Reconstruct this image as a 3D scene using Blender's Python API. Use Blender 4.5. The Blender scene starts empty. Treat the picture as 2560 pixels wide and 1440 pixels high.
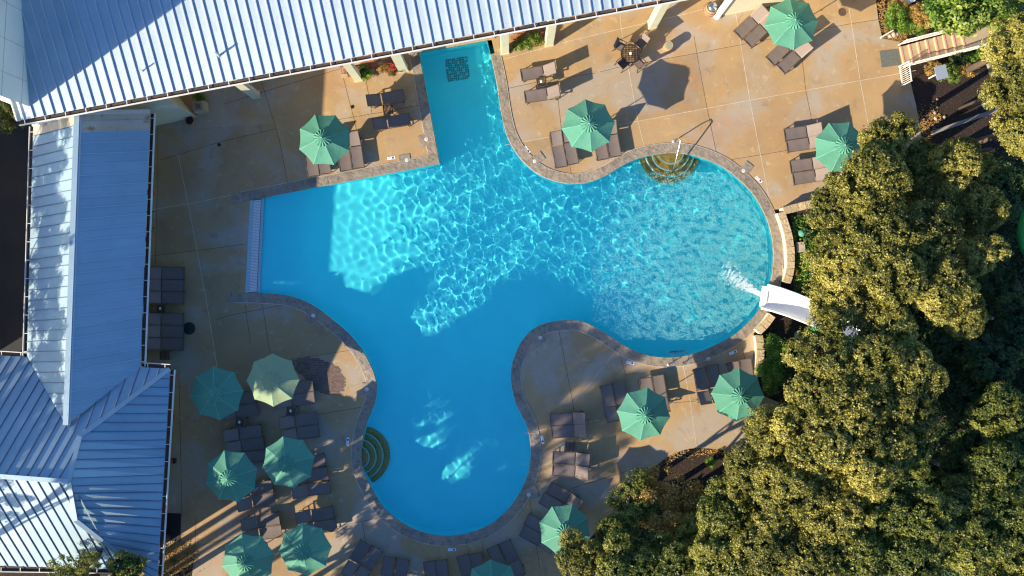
import bpy, math, random
import numpy as np
from mathutils import Vector, Matrix
from mathutils.geometry import delaunay_2d_cdt, tessellate_polygon
R = math.radians
random.seed(7)
rng = np.random.default_rng(11)
sc = bpy.context.scene
col = sc.collection

# ------------------------------------------------------------------ camera, sky, sun, exposure
H = 45.0            # flying height of the camera, metres
S = 46.0            # photograph pixels per metre on the paving
cd = bpy.data.cameras.new('camera'); cam = bpy.data.objects.new('camera', cd); col.objects.link(cam)
cam.location = (0, 0, H); cd.sensor_width = 36; cd.lens = 36 * (S * H) / 2560.0; cd.clip_end = 400
sc.camera = cam
AZ = R(31.8)        # direction the shadows fall, measured from +x
EL = R(22.3)
w = bpy.data.worlds.new('World'); sc.world = w; w.use_nodes = True
wn = w.node_tree; bg = wn.nodes['Background']
sky = wn.nodes.new('ShaderNodeTexSky'); sky.sky_type = 'NISHITA'; sky.sun_disc = False
sky.sun_elevation = EL; sky.ozone_density = 3.0; sky.air_density = 1.0; sky.dust_density = 0.5
sky.sun_rotation = R(270) - AZ + math.pi * 0
hs = wn.nodes.new('ShaderNodeHueSaturation'); hs.inputs['Saturation'].default_value = 1.22; hs.inputs['Hue'].default_value = .509
wn.links.new(sky.outputs[0], hs.inputs['Color']); wn.links.new(hs.outputs[0], bg.inputs[0])
bg.inputs[1].default_value = 0.12
sl = bpy.data.lights.new('sun', 'SUN'); sl.energy = 5.0; sl.angle = R(0.5); sl.color = (1.0, 0.86, 0.64)
sun = bpy.data.objects.new('sun', sl); col.objects.link(sun)
sdir = Vector((math.cos(AZ) * math.cos(EL), math.sin(AZ) * math.cos(EL), -math.sin(EL)))
sun.rotation_euler = sdir.to_track_quat('-Z', 'Y').to_euler()
sl.cycles.is_caustics_light = True
sc.view_settings.view_transform = 'Standard'; sc.view_settings.look = 'None'
sc.view_settings.exposure = 1.15; sc.view_settings.gamma = 1.0
sc.cycles.use_denoising = True; sc.cycles.max_bounces = 8; sc.cycles.transparent_max_bounces = 8
sc.cycles.sample_clamp_indirect = 6.0; sc.cycles.blur_glossy = 0.0; sc.cycles.pixel_filter_type = 'BLACKMAN_HARRIS'; sc.cycles.filter_width = 1.2

# ------------------------------------------------------------------ coordinates
def P(px, py, z=0.0):               # a point seen at a photograph pixel, standing at height z
    k = (H - z) / H
    return Vector(((px - 1280) / S * k, (720 - py) / S * k, z))
def P2(px, py): v = P(px, py); return (v.x, v.y)

# ------------------------------------------------------------------ materials
def mat(name, base, rough=0.7, metal=0.0, spec=None, var=None, vscale=1.0, bump=0.0, bscale=20.0, rand=0.0, stains=None, trans=0.0, coords='Object'):
    m = bpy.data.materials.new(name); m.use_nodes = True; nt = m.node_tree; N = nt.nodes; L = nt.links
    b = N['Principled BSDF']; b.inputs['Roughness'].default_value = rough; b.inputs['Metallic'].default_value = metal
    if spec is not None: b.inputs['Specular IOR Level'].default_value = spec
    b.inputs['Base Color'].default_value = (*base, 1)
    geo = N.new('ShaderNodeNewGeometry'); tc = N.new('ShaderNodeTexCoord')
    pos = geo.outputs['Position'] if coords == 'World' else tc.outputs['Object']
    cur = None
    if var:
        n = N.new('ShaderNodeTexNoise'); n.inputs['Scale'].default_value = vscale; n.inputs['Detail'].default_value = 6; n.inputs['Roughness'].default_value = .62
        L.new(pos, n.inputs['Vector'])
        r = N.new('ShaderNodeMapRange'); r.inputs[1].default_value = .32; r.inputs[2].default_value = .68; L.new(n.outputs[0], r.inputs[0])
        mx = N.new('ShaderNodeMix'); mx.data_type = 'RGBA'; mx.inputs[6].default_value = (*base, 1); mx.inputs[7].default_value = (*var, 1)
        L.new(r.outputs[0], mx.inputs[0]); cur = mx.outputs[2]
    for st in (stains or []):
        c, s, lo, hi, amt = st
        n = N.new('ShaderNodeTexNoise'); n.inputs['Scale'].default_value = s; n.inputs['Detail'].default_value = 5; n.inputs['Distortion'].default_value = .6
        mp = N.new('ShaderNodeVectorMath'); mp.operation = 'ADD'; mp.inputs[1].default_value = (s * 31.7, hi * 57, lo * 91); L.new(pos, mp.inputs[0]); L.new(mp.outputs[0], n.inputs['Vector'])
        r = N.new('ShaderNodeMapRange'); r.inputs[1].default_value = lo; r.inputs[2].default_value = hi; r.inputs[4].default_value = amt; L.new(n.outputs[0], r.inputs[0])
        mx = N.new('ShaderNodeMix'); mx.data_type = 'RGBA'; mx.inputs[7].default_value = (*c, 1)
        if cur is None: mx.inputs[6].default_value = (*base, 1)
        else: L.new(cur, mx.inputs[6])
        L.new(r.outputs[0], mx.inputs[0]); cur = mx.outputs[2]
    if rand:
        oi = N.new('ShaderNodeObjectInfo'); r = N.new('ShaderNodeMapRange'); r.inputs[3].default_value = 1 - rand; r.inputs[4].default_value = 1 + rand; L.new(oi.outputs['Random'], r.inputs[0])
        vm = N.new('ShaderNodeVectorMath'); vm.operation = 'SCALE'
        if cur is None: vm.inputs[0].default_value = base
        else: L.new(cur, vm.inputs[0])
        L.new(r.outputs[0], vm.inputs['Scale']); cur = vm.outputs[0]
    if cur is not None: L.new(cur, b.inputs['Base Color'])
    if bump:
        n = N.new('ShaderNodeTexNoise'); n.inputs['Scale'].default_value = bscale; n.inputs['Detail'].default_value = 6; L.new(pos, n.inputs['Vector'])
        bp = N.new('ShaderNodeBump'); bp.inputs['Strength'].default_value = bump; bp.inputs['Distance'].default_value = .05; L.new(n.outputs[0], bp.inputs['Height']); L.new(bp.outputs[0], b.inputs['Normal'])
    if trans:
        t = N.new('ShaderNodeBsdfTranslucent'); mxs = N.new('ShaderNodeMixShader'); mxs.inputs[0].default_value = trans
        if cur is not None: L.new(cur, t.inputs[0])
        else: t.inputs[0].default_value = (*base, 1)
        L.new(b.outputs[0], mxs.inputs[1]); L.new(t.outputs[0], mxs.inputs[2]); L.new(mxs.outputs[0], N['Material Output'].inputs['Surface'])
    return m

M = {}
M['deck'] = mat('stamped_concrete', (.425, .28, .13), .75, var=(.345, .225, .11), vscale=.55, bump=.12, bscale=9, rand=.09, coords='World',
                stains=[((.48, .27, .10), .42, .55, .72, .5), ((.37, .31, .24), .34, .48, .62, .85), ((.20, .135, .09), 1.7, .60, .80, .6), ((.52, .42, .28), 2.6, .60, .74, .5), ((.34, .17, .09), .16, .58, .72, .4), ((.15, .10, .07), 6.0, .66, .8, .45), ((.46, .25, .10), .9, .60, .70, .45)])
M['coping'] = mat('textured_coping', (.32, .27, .205), .8, var=(.20, .165, .13), vscale=3.0, bump=.9, bscale=4.2, rand=.08, coords='World',
                  stains=[((.40, .29, .19), .8, .5, .7, .6), ((.13, .105, .085), 5.5, .56, .66, .6)])
M['caulk'] = mat('white_sealant', (.68, .60, .48), .7, var=(.45, .38, .28), vscale=2)
M['cut'] = mat('saw_cut', (.10, .065, .04), .9)
M['mulch'] = mat('mulch', (.045, .026, .018), .95, var=(.018, .011, .008), vscale=14, bump=1.0, bscale=18, coords='World', stains=[((.12, .075, .045), 11, .60, .72, .8)])
M['poolfloor'] = mat('pool_plaster', (.075, .85, .90), .6, var=(.065, .80, .86), vscale=.5, coords='World')
M['poolcurb'] = mat('pool_curb', (.36, .54, .56), .6, var=(.28, .44, .48), vscale=6)
M['steptile'] = mat('brown_mosaic_tile', (.50, .30, .04), .5, var=(.20, .16, .03), vscale=9, coords='World')
M['stepedge'] = mat('pale_step_nosing', (.26, .50, .46), .5)
M['darkmos'] = mat('dark_green_mosaic', (.02, .22, .25), .5, var=(.04, .34, .36), vscale=20, coords='World')
M['joint'] = mat('pool_waterline_tile', (.55, .62, .62), .4, var=(.3, .42, .45), vscale=8)
def roofmat(name, base, var, ribs=True, **k):
    m = mat(name, base, .45, .35, var=var, vscale=.8, rand=.04, **k)
    if ribs:
        nt = m.node_tree; N = nt.nodes; L = nt.links; tc = N.new('ShaderNodeTexCoord'); wv = N.new('ShaderNodeTexWave'); wv.wave_type = 'BANDS'; wv.bands_direction = 'X'
        wv.inputs['Scale'].default_value = 3.4; L.new(tc.outputs['UV'], wv.inputs['Vector'])
        bp = N.new('ShaderNodeBump'); bp.inputs['Strength'].default_value = .5; bp.inputs['Distance'].default_value = .01; L.new(wv.outputs[0], bp.inputs['Height']); L.new(bp.outputs[0], N['Principled BSDF'].inputs['Normal'])
    return m
M['roof'] = roofmat('galvanized_roof', (.40, .49, .54), (.34, .43, .48), stains=[((.36, .42, .46), 1.1, .55, .75, .5)])
M['roof_flat'] = roofmat('grey_metal_roof', (.32, .44, .50), (.27, .38, .45), ribs=False, bump=.08, bscale=2.5)
M['roof_rust_bounce'] = roofmat('rust_and_bounce_light_roof', (.66, .56, .42), (.60, .46, .30), ribs=False, stains=[((.45, .14, .05), 2.2, .58, .70, .8)])  # cream base stands for light bounced off the cream wall; rust blotches are stains
M['seam'] = mat('roof_seam', (.50, .55, .62), .45, .5)
M['seam_dark'] = mat('roof_seam_dark', (.16, .20, .27), .5, .4)
M['trim'] = mat('white_trim', (.74, .73, .68), .6, var=(.62, .60, .54), vscale=1.5)
M['gutter'] = mat('gutter_debris', (.045, .03, .022), .9, var=(.10, .06, .04), vscale=5)
M['cream'] = mat('cream_render', (.70, .63, .44), .85, var=(.64, .57, .40), vscale=.7, bump=.1)
M['column'] = mat('pale_green_cream_column', (.60, .60, .40), .7, var=(.52, .52, .35), vscale=1.2)
M['towerwall'] = mat('pale_cladding', (.72, .70, .60), .8, var=(.64, .63, .55), vscale=.5)
M['clad_line'] = mat('cladding_joint', (.38, .37, .32), .8)
M['terracotta'] = mat('red_brick', (.40, .12, .06), .85, var=(.30, .15, .08), vscale=4, rand=.2)
M['sandstone'] = mat('sandstone', (.55, .42, .24), .9, var=(.42, .31, .17), vscale=5, bump=.7, bscale=9, rand=.12)
M['yard_shade'] = mat('shade_dark_paving', (.022, .026, .033), .9, var=(.035, .035, .04), vscale=.6)  # near-black colour carries the deep shade of the yard
M['umb'] = mat('green_canvas', (.115, .37, .255), .8, var=(.10, .33, .225), vscale=1.6, trans=.3, bump=.5, bscale=3.5, rand=.10)
M['umbseam'] = mat('green_canvas_seam', (.19, .50, .34), .8)
M['pole'] = mat('bronze_pole', (.06, .045, .035), .45, .5)
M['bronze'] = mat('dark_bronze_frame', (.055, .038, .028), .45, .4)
M['frame_tan'] = mat('tan_metal_frame', (.16, .12, .08), .45, .4)  # tan metal, lighter than the bronze parts
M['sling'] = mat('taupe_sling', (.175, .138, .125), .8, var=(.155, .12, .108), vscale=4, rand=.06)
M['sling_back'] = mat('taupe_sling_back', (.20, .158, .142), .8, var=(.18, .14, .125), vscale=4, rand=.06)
M['sling_dk'] = M['sling']
M['white'] = mat('white_plastic', (.80, .80, .78), .4)
M['card'] = mat('white_card', (.85, .88, .9), .5)
M['ink'] = mat('black_ink', (.03, .04, .06), .6)
M['red'] = mat('orange_red_paint', (.55, .09, .03), .6, var=(.45, .07, .03), vscale=4)
M['black'] = mat('black_rubber', (.015, .015, .017), .8)
M['mat_grey'] = mat('grey_mat', (.14, .15, .13), .95, var=(.10, .11, .10), vscale=8)
M['drain'] = mat('green_drain_iron', (.02, .06, .045), .6, .3)
M['steel'] = mat('brushed_steel', (.42, .47, .52), .25, .9)
M['clay'] = mat('clay_pot', (.45, .25, .12), .8, var=(.36, .19, .09), vscale=3)
M['pink'] = mat('pink_nosing', (.70, .28, .22), .7)
M['stair'] = mat('stair_concrete', (.46, .34, .20), .85, var=(.38, .29, .18), vscale=3)
M['slide'] = mat('white_fibreglass', (.82, .82, .80), .35)
M['slidegreen'] = mat('green_fibreglass', (.01, .30, .07), .35)
M['bark'] = mat('bark', (.14, .10, .07), .95, var=(.08, .055, .04), vscale=6)
M['rock'] = mat('pale_rock', (.55, .45, .32), .9, var=(.35, .28, .2), vscale=3, rand=.2)
M['paver'] = mat('red_brown_paver', (.18, .115, .085), .9, rand=.25)
M['stone_path'] = mat('weathered_stone', (.30, .26, .22), .9, var=(.22, .19, .16), vscale=3)
M['foam'] = mat('white_foam', (.85, .95, .97), .7, trans=.3)
M['froth'] = mat('water_froth', (.32, .90, .88), .8, trans=.3)
M['flower'] = mat('red_petal', (.6, .03, .02), .7)
M['amber'] = mat('dry_leaf', (.35, .20, .06), .8, rand=.2)

def leafmat(name, a, b, c):
    m = bpy.data.materials.new(name); m.use_nodes = True; nt = m.node_tree; N = nt.nodes; L = nt.links
    bs = N['Principled BSDF']; bs.inputs['Roughness'].default_value = .5; bs.inputs['Specular IOR Level'].default_value = .35
    at = N.new('ShaderNodeAttribute'); at.attribute_name = 'tone'
    geo = N.new('ShaderNodeNewGeometry'); n = N.new('ShaderNodeTexNoise'); n.inputs['Scale'].default_value = .45; n.inputs['Detail'].default_value = 3; L.new(geo.outputs['Position'], n.inputs['Vector'])
    ad = N.new('ShaderNodeMath'); ad.operation = 'ADD'; L.new(at.outputs['Fac'], ad.inputs[0])
    mr = N.new('ShaderNodeMapRange'); mr.inputs[1].default_value = .3; mr.inputs[2].default_value = .7; mr.inputs[3].default_value = -.28; mr.inputs[4].default_value = .28; L.new(n.outputs[0], mr.inputs[0]); L.new(mr.outputs[0], ad.inputs[1])
    oi = N.new('ShaderNodeObjectInfo'); mo_ = N.new('ShaderNodeMapRange'); mo_.inputs[3].default_value = -.12; mo_.inputs[4].default_value = .12; L.new(oi.outputs['Random'], mo_.inputs[0]); ad2 = N.new('ShaderNodeMath'); L.new(ad.outputs[0], ad2.inputs[0]); L.new(mo_.outputs[0], ad2.inputs[1]); ad = ad2
    cr = N.new('ShaderNodeValToRGB'); e = cr.color_ramp.elements; e[0].position = .1; e[0].color = (*a, 1); e[1].position = .9; e[1].color = (*c, 1); x = cr.color_ramp.elements.new(.5); x.color = (*b, 1)
    L.new(ad.outputs[0], cr.inputs[0]); L.new(cr.outputs[0], bs.inputs['Base Color'])
    t = N.new('ShaderNodeBsdfTranslucent'); L.new(cr.outputs[0], t.inputs[0]); mx = N.new('ShaderNodeMixShader'); mx.inputs[0].default_value = .38
    L.new(bs.outputs[0], mx.inputs[1]); L.new(t.outputs[0], mx.inputs[2]); L.new(mx.outputs[0], N['Material Output'].inputs['Surface'])
    return m
M['leaf_olive'] = leafmat('olive_leaf', (.09, .10, .02), (.28, .26, .045), (.56, .49, .12))
M['leaf_green'] = leafmat('green_leaf', (.05, .085, .018), (.19, .21, .035), (.46, .42, .09))
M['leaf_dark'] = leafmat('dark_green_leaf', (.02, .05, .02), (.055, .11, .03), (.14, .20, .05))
M['leaf_bright'] = leafmat('bright_green_leaf', (.05, .13, .02), (.14, .25, .03), (.38, .42, .09))
M['leaf_orange'] = leafmat('autumn_leaf', (.18, .14, .03), (.45, .27, .07), (.60, .42, .12))
M['leaf_fern'] = leafmat('fern_leaf', (.06, .14, .015), (.16, .30, .03), (.36, .48, .07))

wt = bpy.data.materials.new('clear_water'); wt.use_nodes = True; N = wt.node_tree.nodes; N.clear()
g = N.new('ShaderNodeBsdfGlass'); g.inputs['IOR'].default_value = 1.33; g.inputs['Roughness'].default_value = 0; o_ = N.new('ShaderNodeOutputMaterial'); wt.node_tree.links.new(g.outputs[0], o_.inputs['Surface']); M['water'] = wt

# ------------------------------------------------------------------ mesh building
def tag(o, label=None, cat=None, group=None, kind=None):
    if label: o['label'] = label
    if cat: o['category'] = cat
    if group: o['group'] = group
    if kind: o['kind'] = kind
    return o
def empty(name, loc, label=None, cat=None, group=None, rz=0, kind=None):
    o = bpy.data.objects.new(name, None); col.objects.link(o); o.location = loc; o.rotation_euler = (0, 0, rz); o.empty_display_size = .2
    return tag(o, label, cat, group, kind)
class MB:
    def __init__(s): s.v = []; s.f = []
    def add(s, vs, fs):
        n = len(s.v); s.v += [tuple(x) for x in vs]; s.f += [tuple(i + n for i in f) for f in fs]; return s
    def box(s, c, d, rz=0, mtx=None):
        x, y, z = d[0] / 2, d[1] / 2, d[2] / 2
        vs = [Vector(p) for p in ((-x, -y, -z), (x, -y, -z), (x, y, -z), (-x, y, -z), (-x, -y, z), (x, -y, z), (x, y, z), (-x, y, z))]
        m = mtx if mtx is not None else Matrix.Translation(c) @ Matrix.Rotation(rz, 4, 'Z')
        return s.add([m @ p for p in vs], [(3, 2, 1, 0), (4, 5, 6, 7), (0, 1, 5, 4), (1, 2, 6, 5), (2, 3, 7, 6), (3, 0, 4, 7)])
    def bar(s, a, b, wd, ht, up=(0, 0, 1)):
        a = Vector(a); b = Vector(b); d = (b - a); l = d.length
        if l < 1e-6: return s
        d /= l; up = Vector(up); side = d.cross(up)
        if side.length < 1e-3: side = d.cross(Vector((1, 0, 0)))
        side.normalize(); u = side.cross(d).normalized()
        m = Matrix((( d.x, side.x, u.x, (a.x + b.x) / 2), (d.y, side.y, u.y, (a.y + b.y) / 2), (d.z, side.z, u.z, (a.z + b.z) / 2), (0, 0, 0, 1)))
        return s.box(None, (l, wd, ht), mtx=m)
    def tube(s, pts, r, seg=8, cap=True):
        pts = [Vector(p) for p in pts]; rs = r if hasattr(r, '__len__') else [r] * len(pts); n0 = len(s.v); prev = None
        for i, p in enumerate(pts):
            d = (pts[min(i + 1, len(pts) - 1)] - pts[max(i - 1, 0)]).normalized()
            a = prev if prev is not None else (Vector((0, 0, 1)) if abs(d.z) < .9 else Vector((1, 0, 0)))
            u = (a - d * a.dot(d)).normalized(); prev = u; v = d.cross(u)
            for k in range(seg):
                t = 2 * math.pi * k / seg; s.v.append(tuple(p + (u * math.cos(t) + v * math.sin(t)) * rs[i]))
        for i in range(len(pts) - 1):
            for k in range(seg):
                a0 = n0 + i * seg + k; a1 = n0 + i * seg + (k + 1) % seg; s.f.append((a0, a1, a1 + seg, a0 + seg))
        if cap: s.f.append(tuple(n0 + k for k in range(seg))[::-1]); s.f.append(tuple(n0 + (len(pts) - 1) * seg + k for k in range(seg)))
        return s
    def lathe(s, prof, c=(0, 0, 0), seg=24):
        n0 = len(s.v)
        for r_, z in prof:
            for k in range(seg):
                t = 2 * math.pi * k / seg; s.v.append((c[0] + r_ * math.cos(t), c[1] + r_ * math.sin(t), c[2] + z))
        for i in range(len(prof) - 1):
            for k in range(seg):
                a0 = n0 + i * seg + k; a1 = n0 + i * seg + (k + 1) % seg; s.f.append((a0, a1, a1 + seg, a0 + seg))
        return s
    def prism(s, poly, z0, z1):
        n = len(poly); vs = [(p[0], p[1], z0) for p in poly] + [(p[0], p[1], z1) for p in poly]
        area = sum(poly[i][0] * poly[(i + 1) % n][1] - poly[(i + 1) % n][0] * poly[i][1] for i in range(n))
        fs = [(i, (i + 1) % n, n + (i + 1) % n, n + i) for i in range(n)]
        tr = tessellate_polygon([[Vector((p[0], p[1], 0)) for p in poly]])
        fs += [tuple(n + i for i in t) for t in tr] + [tuple(t)[::-1] for t in tr]
        return s.add(vs, fs)
    def build(s, name, m, parent=None, smooth=False, loc=None, label=None):
        me = bpy.data.meshes.new(name); me.from_pydata(s.v, [], s.f); me.update()
        if smooth: me.polygons.foreach_set('use_smooth', [True] * len(me.polygons))
        if m is not None: me.materials.append(m)
        o = bpy.data.objects.new(name, me); col.objects.link(o)
        if parent: o.parent = parent
        if loc is not None: o.location = loc
        if label: o['label'] = label
        return o
def kids(o): return [c for c in bpy.data.objects if c.parent == o]
def copy_tree(src, loc, rz, label, group=None, tree=None):
    r = src.copy(); col.objects.link(r); r.location = loc; r.rotation_euler = (0, 0, rz); r['label'] = label
    if group: r['group'] = group
    for ch, subs in tree:
        c = ch.copy(); col.objects.link(c); c.parent = r
        for g_ in subs:
            d = g_.copy(); col.objects.link(d); d.parent = c
    return r
def tree_of(o): return [(c, kids(c)) for c in kids(o)]

# ------------------------------------------------------------------ pool outline (photograph pixels on the paving)
def cr(pts, n=6, closed=False):
    out = []; L_ = len(pts)
    for i in range(L_ - 1 if not closed else L_):
        p0 = pts[(i - 1) % L_] if (closed or i > 0) else pts[0]; p1 = pts[i]; p2 = pts[(i + 1) % L_]; p3 = pts[(i + 2) % L_] if (closed or i + 2 < L_) else pts[-1]
        for k in range(n):
            t = k / n; out.append(tuple(.5 * ((2 * p1[j]) + (-p0[j] + p2[j]) * t + (2 * p0[j] - 5 * p1[j] + 4 * p2[j] - p3[j]) * t * t + (-p0[j] + 3 * p1[j] - 3 * p2[j] + p3[j]) * t ** 3) for j in (0, 1)))
    out.append(tuple(pts[-1])) if not closed else None
    return out
seg_right = [(1217, 100), (1223, 127), (1233, 167), (1243, 217), (1250, 267), (1258, 307), (1268, 342), (1287, 378), (1313, 410), (1343, 434), (1377, 450), (1417, 459), (1450, 459), (1483, 452), (1517, 438), (1550, 418), (1583, 401), (1617, 390), (1667, 383), (1708, 384), (1750, 393), (1800, 414), (1840, 443), (1879, 482), (1904, 521), (1922, 563), (1931, 606), (1933, 645), (1929, 689), (1919, 729), (1903, 765), (1879, 798), (1839, 834), (1796, 859), (1740, 882), (1687, 892), (1640, 891), (1601, 882), (1560, 863), (1528, 842), (1496, 822), (1464, 806), (1432, 800), (1393, 802), (1358, 810), (1326, 828), (1300, 860), (1283, 901), (1277, 933), (1279, 965), (1288, 1004), (1301, 1033), (1316, 1062), (1324, 1098), (1327, 1134), (1320, 1183), (1301, 1229), (1274, 1269), (1237, 1303), (1197, 1325), (1151, 1337), (1106, 1340), (1060, 1332), (1020, 1316), (983, 1292), (953, 1260), (931, 1224), (914, 1190), (905, 1159), (904, 1122), (913, 1071), (928, 1030), (939, 1000), (942, 965), (936, 935), (921, 900), (908, 878), (889, 853), (863, 825), (831, 799), (796, 772), (758, 751), (713, 738), (656, 733), (612, 732)]
arm_l = [(1048, 133), (1100, 409)]
outline_px = cr(seg_right, 4) + [(626, 501), (790, 468), (822, 463), (1100, 409), (1048, 131)]
outline = [P2(*p) for p in outline_px]
if sum(outline[i][0] * outline[(i + 1) % len(outline)][1] - outline[(i + 1) % len(outline)][0] * outline[i][1] for i in range(len(outline))) < 0: outline = outline[::-1]
NO = len(outline)
def offset(poly, d, miter=2.2):
    out = []
    for i in range(len(poly)):
        a = np.array(poly[i - 1]); b = np.array(poly[i]); c = np.array(poly[(i + 1) % len(poly)])
        e1 = b - a; e2 = c - b; e1 /= np.linalg.norm(e1) + 1e-9; e2 /= np.linalg.norm(e2) + 1e-9
        n1 = np.array((e1[1], -e1[0])); n2 = np.array((e2[1], -e2[0])); n = n1 + n2; n /= np.linalg.norm(n) + 1e-9
        out.append(tuple(b + n * d / max(n.dot(n1), 1 / miter)))
    return out
def pip(pt, poly):
    x, y = pt; c = False; j = len(poly) - 1
    for i in range(len(poly)):
        xi, yi = poly[i]; xj, yj = poly[j]
        if (yi > y) != (yj > y) and x < (xj - xi) * (y - yi) / (yj - yi + 1e-12) + xi: c = not c
        j = i
    return c
def pip_np(X, Y, poly):
    c = np.zeros(X.shape, bool); j = len(poly) - 1
    for i in range(len(poly)):
        xi, yi = poly[i]; xj, yj = poly[j]
        if yi != yj:
            c ^= ((yi > Y) != (yj > Y)) & (X < (xj - xi) * (Y - yi) / (yj - yi) + xi)
        j = i
    return c
hole = offset(outline, .27)

# ------------------------------------------------------------------ ground and paving
bed_edge = [(2192, -260), (2190, 0), (2196, 50), (2206, 96), (2250, 104), (2262, 160), (2275, 200), (2290, 262), (2302, 330), (2310, 420), (2200, 500), (2030, 512), (1936, 524), (1955, 600), (1958, 680), (1950, 720), (1918, 790), (1884, 834), (1888, 880), (1884, 940), (1900, 985), (1946, 1006), (1960, 1050), (1880, 1128)]
bed_edge = bed_edge + cr([(1850, 1133), (1800, 1124), (1740, 1120), (1700, 1128), (1665, 1145), (1635, 1170), (1612, 1200), (1590, 1240), (1540, 1290), (1490, 1330), (1450, 1400), (1440, 1620)], 3)
deck_px = bed_edge + [(250, 1620), (250, -260)]
deck_poly = [P2(*p) for p in deck_px]
ground = MB()
gp = [(-160, -160), (160, -160), (160, 160), (-160, 160)]
tr = tessellate_polygon([[Vector((*p, 0)) for p in gp], [Vector((*p, 0)) for p in hole[::-1]]])
allv = gp + hole[::-1]
ground.add([(p[0], p[1], -.09) for p in allv], [tuple(t) for t in tr])
tag(ground.build('ground', M['mulch']), kind='structure')

joints_white = [[(1262, 363), (1377, 342), (1595, 303), (1840, 257), (2236, 186), (2290, 176)], [(1250, 151), (1400, 108), (1553, 72), (1700, 38), (1800, 12)], [(1540, 879), (1464, 972), (1432, 1007)],
    [(1706, 905), (1726, 1004), (1743, 1130)], [(1545, -20), (1553, 72), (1595, 303), (1612, 372)], [(1310, 1083), (1377, 1071), (1500, 1050)], [(1837, 20), (1874, 247), (1901, 385), (1924, 500), (1936, 530)], [(2123, 20), (2150, 198), (2166, 285), (2180, 360)],
    [(600, 483), (470, 510), (380, 524)], [(795, 1177), (889, 1166)], [(445, 385), (480, 560), (515, 745), (540, 900), (548, 960)]]
joints_dark = [[(1386, 200), (1395, 247), (1403, 320), (1430, 440)], [(1735, 90), (1742, 133), (1767, 267), (1793, 392)], [(1500, 180), (1550, 167), (1742, 133), (1851, 112), (2123, 60), (2200, 48)], [(1255, 224), (1343, 205), (1487, 183)],
    [(2002, 120), (2014, 222), (2029, 300), (2040, 370)], [(1829, 399), (1963, 377), (2100, 352)], [(840, 110), (850, 162), (883, 290), (896, 345)], [(830, 302), (857, 297), (957, 280), (1062, 260)], [(915, 200), (930, 285)],
    [(640, 160), (698, 347), (719, 456)], [(540, 800), (570, 789), (704, 763), (714, 761)], [(655, 755), (675, 884), (690, 930)], [(612, 754), (626, 860)], [(700, 905), (742, 896), (875, 876), (905, 870)], [(770, 1041), (790, 1037), (887, 1021), (912, 1016)],
    [(820, 1322), (905, 1303), (952, 1294)], [(905, 1303), (917, 1375)], [(1204, 1345), (1210, 1400)], [(1396, 820), (1419, 940), (1432, 1007), (1440, 1060)], [(1545, 874), (1565, 940)], [(1600, 1018), (1668, 1008), (1738, 1003), (1880, 985)],
    [(1325, 1250), (1330, 1300), (1350, 1420)], [(1430, 1221), (1480, 1205), (1560, 1180)], [(393, 320), (393, 480), (388, 660)], [(447, 915), (455, 1290)], [(470, 1370), (600, 1340)], [(490, 1290), (487, 1380)], [(900, 1362), (885, 1440)], [(560, 260), (640, 235), (850, 172)], [(400, 400), (560, 352), (690, 322)], [(380, 640), (505, 625), (612, 610)], [(1855, 868), (1870, 925)]]
# slabs: every closed cell between joints is a slab object of its own
V = []; E = []
def addpath(pts, closed=False):
    n0 = len(V)
    V.extend(Vector(p) for p in pts)
    for i in range(len(pts) - 1): E.append((n0 + i, n0 + i + 1))
    if closed: E.append((n0 + len(pts) - 1, n0))
addpath(deck_poly, True); addpath(hole, True)
for j in joints_white + joints_dark: addpath([P2(*p) for p in j])
# hidden joints that close the remaining cells
for j in [[(1430, 440), (1430, 470)], [(719, 456), (720, 520)], [(1430, -30), (1440, 160), (1450, 190)], [(548, 960), (560, 1620)], [(720, 900), (770, 1250), (840, 1620)], [(1100, 1320), (1100, 1620)], [(250, 700), (515, 690), (640, 680)], [(250, 330), (700, 310)], [(1300, 1083), (1310, 1083)], [(1500, 1050), (1600, 1018)], [(500, 1182), (795, 1177)], [(1600, 372), (1625, 400)], [(896, 345), (915, 450)]]: addpath([P2(*p) for p in j])
vo, eo, fo, ov, oe, of = delaunay_2d_cdt(V, E, [], 0, 1e-5)
cons = set()
for k, e in enumerate(eo):
    if oe[k]: cons.add((min(e), max(e)))
par = list(range(len(fo)))
def find(a):
    while par[a] != a: par[a] = par[par[a]]; a = par[a]
    return a
edge2f = {}
for fi, f in enumerate(fo):
    for i in range(len(f)):
        e = (min(f[i], f[(i + 1) % len(f)]), max(f[i], f[(i + 1) % len(f)]))
        if e in edge2f and e not in cons:
            a, b = find(edge2f[e]), find(fi)
            par[a] = b
        edge2f.setdefault(e, fi)
cells = {}
for fi, f in enumerate(fo):
    c = sum((vo[i] for i in f), Vector((0, 0))) / len(f)
    if pip(c, deck_poly) and not pip(c, hole): cells.setdefault(find(fi), []).append(f)
deck = empty('pool_deck', (0, 0, 0), kind='structure')
for fs in cells.values():
    used = sorted({i for f in fs for i in f}); ix = {i: k for k, i in enumerate(used)}
    area = sum(abs((vo[f[1]] - vo[f[0]]).cross(vo[f[2]] - vo[f[0]])) / 2 for f in fs if len(f) == 3)
    if area < .02: continue
    b = MB(); b.add([(vo[i].x, vo[i].y, 0) for i in used], [tuple(ix[i] for i in f) for f in fs])
    # slab edge skirt
    cnt = {}
    for f in fs:
        for i in range(len(f)):
            e = (f[i], f[(i + 1) % len(f)]); k = (min(e), max(e)); cnt.setdefault(k, []).append(e)
    for k, es in cnt.items():
        if len(es) == 1:
            a, c = es[0]; n = len(b.v); b.v += [(vo[a].x, vo[a].y, 0), (vo[c].x, vo[c].y, 0), (vo[c].x, vo[c].y, -.12), (vo[a].x, vo[a].y, -.12)]; b.f.append((n + 3, n + 2, n + 1, n))
    b.build('paving_slab', M['deck'], deck)
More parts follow.
